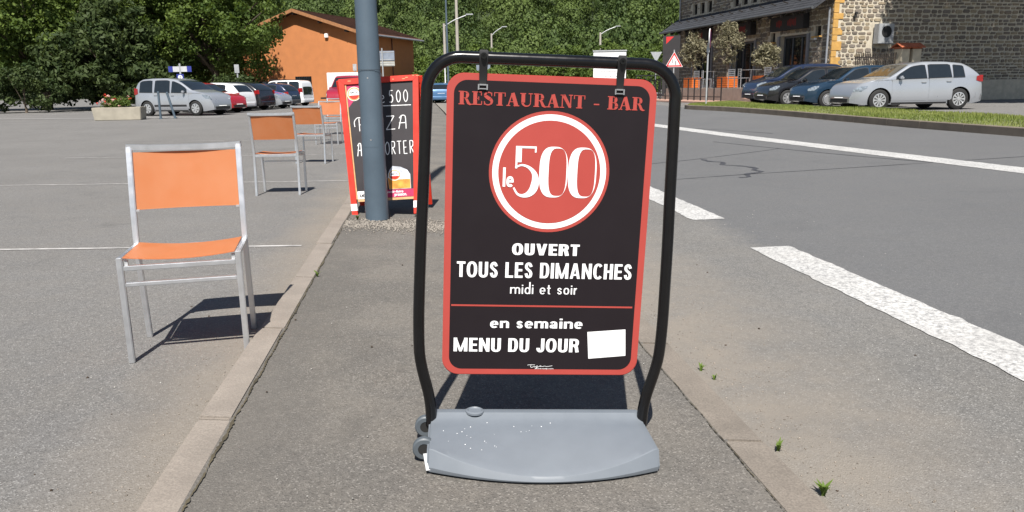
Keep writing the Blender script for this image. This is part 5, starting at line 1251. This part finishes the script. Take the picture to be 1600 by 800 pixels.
def pole(name, label, x, y, h, r, mat, arm=None, cat='pole'):
    t = thing(name, label, cat, (x, y, gy(y))); MB().lathe([(r, 0), (r*.65, h), (0, h+.02)], 12).build('shaft', mat, t)
    if arm: MB().tube(spline([(0, 0, h-.3), (arm*.4, 0, h+.25), (arm, 0, h+.75)], 4), .05, 8).build('arm', GALV, t); MB().box((arm+.25*(1 if arm > 0 else -1), 0, h+.80), (.7, .22, .12)).build('lamp_head', GALV, t, bevel=.03)
pole('utility_pole', 'pale concrete utility pole, tallest, behind the left frame tube', -5.25, 80, 10.6, .20, CONC)
pole('street_light', 'concrete street light with arm left of the tall pole', -6.15, 75, 7.0, .17, CONC, 2.2, 'street light')
pole('utility_pole', 'thin blue-grey pole between the two concrete poles', -4.72, 60, 10, .09, POST_GREY)
pole('street_light', 'street light rising behind the left hanging strap', -2.2, 100, 7.7, .16, CONC, 1.4, 'street light')
pole('street_light', 'street light behind the white billboard', 12.85, 110, 8.3, .2, CONC, 2.2, 'street light')
pole('utility_pole', 'white post standing beside the pale blue car', -5.2, 63, 3.1, .06, WHITE)
GS = thing('give_way_sign', 'sign on a post seen from behind, right of the billboard', 'sign', (13.2, 70, gy(70)), (0, 0, .2))
MB().tube([(0, 0, 0), (0, 0, 3.3)], .05, 8).build('post', GALV, GS); MB().prism([(-.55, 3.9), (.55, 3.9), (0, 3.0)], -.03, 0).build('plate', GALV, GS)
RS_ = thing('road_sign', 'small grey sign back behind the left hanging strap', 'sign', (-2.4, 72, gy(72)), (0, 0, .1)); MB().tube([(0, 0, 0), (0, 0, 2.9)], .05, 8).build('post', GALV, RS_); MB().box((0, -.06, 2.6), (1.3, .04, .9)).build('plate', M('plate_back', (.2, .23, .28)), RS_)
FS = thing('railing', 'black railing right of the sign board, before the hillside bushes', 'railing', (9.0, 55, gy(55)))
for i in range(15): MB().box((i*.35, 0, .95), (.05, .05, 1.5)).build('rail_post', RAIL, FS)
for z_ in (1.68, .35): MB().box((2.45, 0, z_), (4.95, .04, .06)).build('rail', RAIL, FS)
WT = thing('box_van', 'white box van roof behind the crimson van', 'van', (-11.2, 57.2, gy(54)), (0, 0, math.pi-.05))
MB().box((.2, 0, 1.35), (3.6, 1.9, 1.75)).build('cargo_box', WHP, WT, bevel=.03); MB().box((-2.2, 0, 1.0), (1.3, 1.8, 1.2)).build('cab', WHP, WT, bevel=.15, seg=3); MB().box((0, 0, .42), (5.2, 1.6, .12)).build('chassis', DARK, WT)
for x_ in (-2.0, 1.2):
    for s_ in (-1, 1): MB().lathe([(.2, -.1), (.34, -.1), (.34, .1), (.2, .1)], 18, 'Y', (x_, s_*.82, .36)).build('wheel', DARK, WT)
for x_, y_, l, h_ in ((-11.75, 59.3, 'slim grey post standing before the orange gable wall', 2.9), (-16.6, 47.5, 'grey post with a small plate beside the maple trunk', 2.6)):
    t = thing('sign_post', l, 'post', (x_, y_, gy(y_))); MB().lathe([(.05, 0), (.05, h_)], 10).build('shaft', GALV, t); MB().box((0, -.05, h_-.25), (.28, .04, .5)).build('plate', GALV, t)

# ------------------------------------------------------------------ weeds in the kerb joints
def weed(x, y, n, h, label):
    t = thing('weed', label, 'weed', (x, y, ground_z(x, y))); vs = []; fs = []; mb = MB()
    for k in range(n):
        a = random.uniform(0, 6.28); l = h*random.uniform(.6, 1.1); c, s_ = math.cos(a), math.sin(a); w_ = random.uniform(.003, .006); o = random.uniform(.3, .9)
        mb.add([(-s_*w_, c*w_, 0), (s_*w_, -c*w_, 0), (c*l*.35*o+s_*w_, s_*l*.35*o-c*w_, l*.6), (c*l*.35*o-s_*w_, s_*l*.35*o+c*w_, l*.6), (c*l*o, s_*l*o, l*.85)], [(0, 1, 2, 3), (3, 2, 4)])
    mb.build('blades', leafmat('weed_leaf', (.10, .16, .03), (.16, .22, .05), .3), t, fix=False)
weed(.90, 2.00, 14, .055, 'brightest green weed tuft, bottom right beside the kerb'); weed(.865, 2.28, 9, .04, 'small weed right of the sign base')
weed(.79, 3.0, 6, .04, 'thin weed beside the right frame tube'); weed(.82, 2.9, 6, .03, 'flat weed just below the thin one')
weed(-1.155, 4.35, 9, .04, 'weed in the left kerb joint behind the nearest chair'); weed(-1.31, 6.35, 12, .05, 'weed at the foot of the grey post'); weed(-.55, 6.5, 8, .04, 'weed behind the left frame tube on the gravel')
# shade tree off to the right of the restaurant
tree('plane_tree', 'tall leafy tree right of the stone gable', (20.6, 27.0, .4), [((0, 0, 9.8), (5.0, 4.2, 3.4)), ((-.3, 0, 12.4), (4.8, 4, 3.2)), ((.5, 0, 7.6), (4, 3, 1.5))], 420, 80, .8, .36, LEAF_TREE, 6.0, .28)
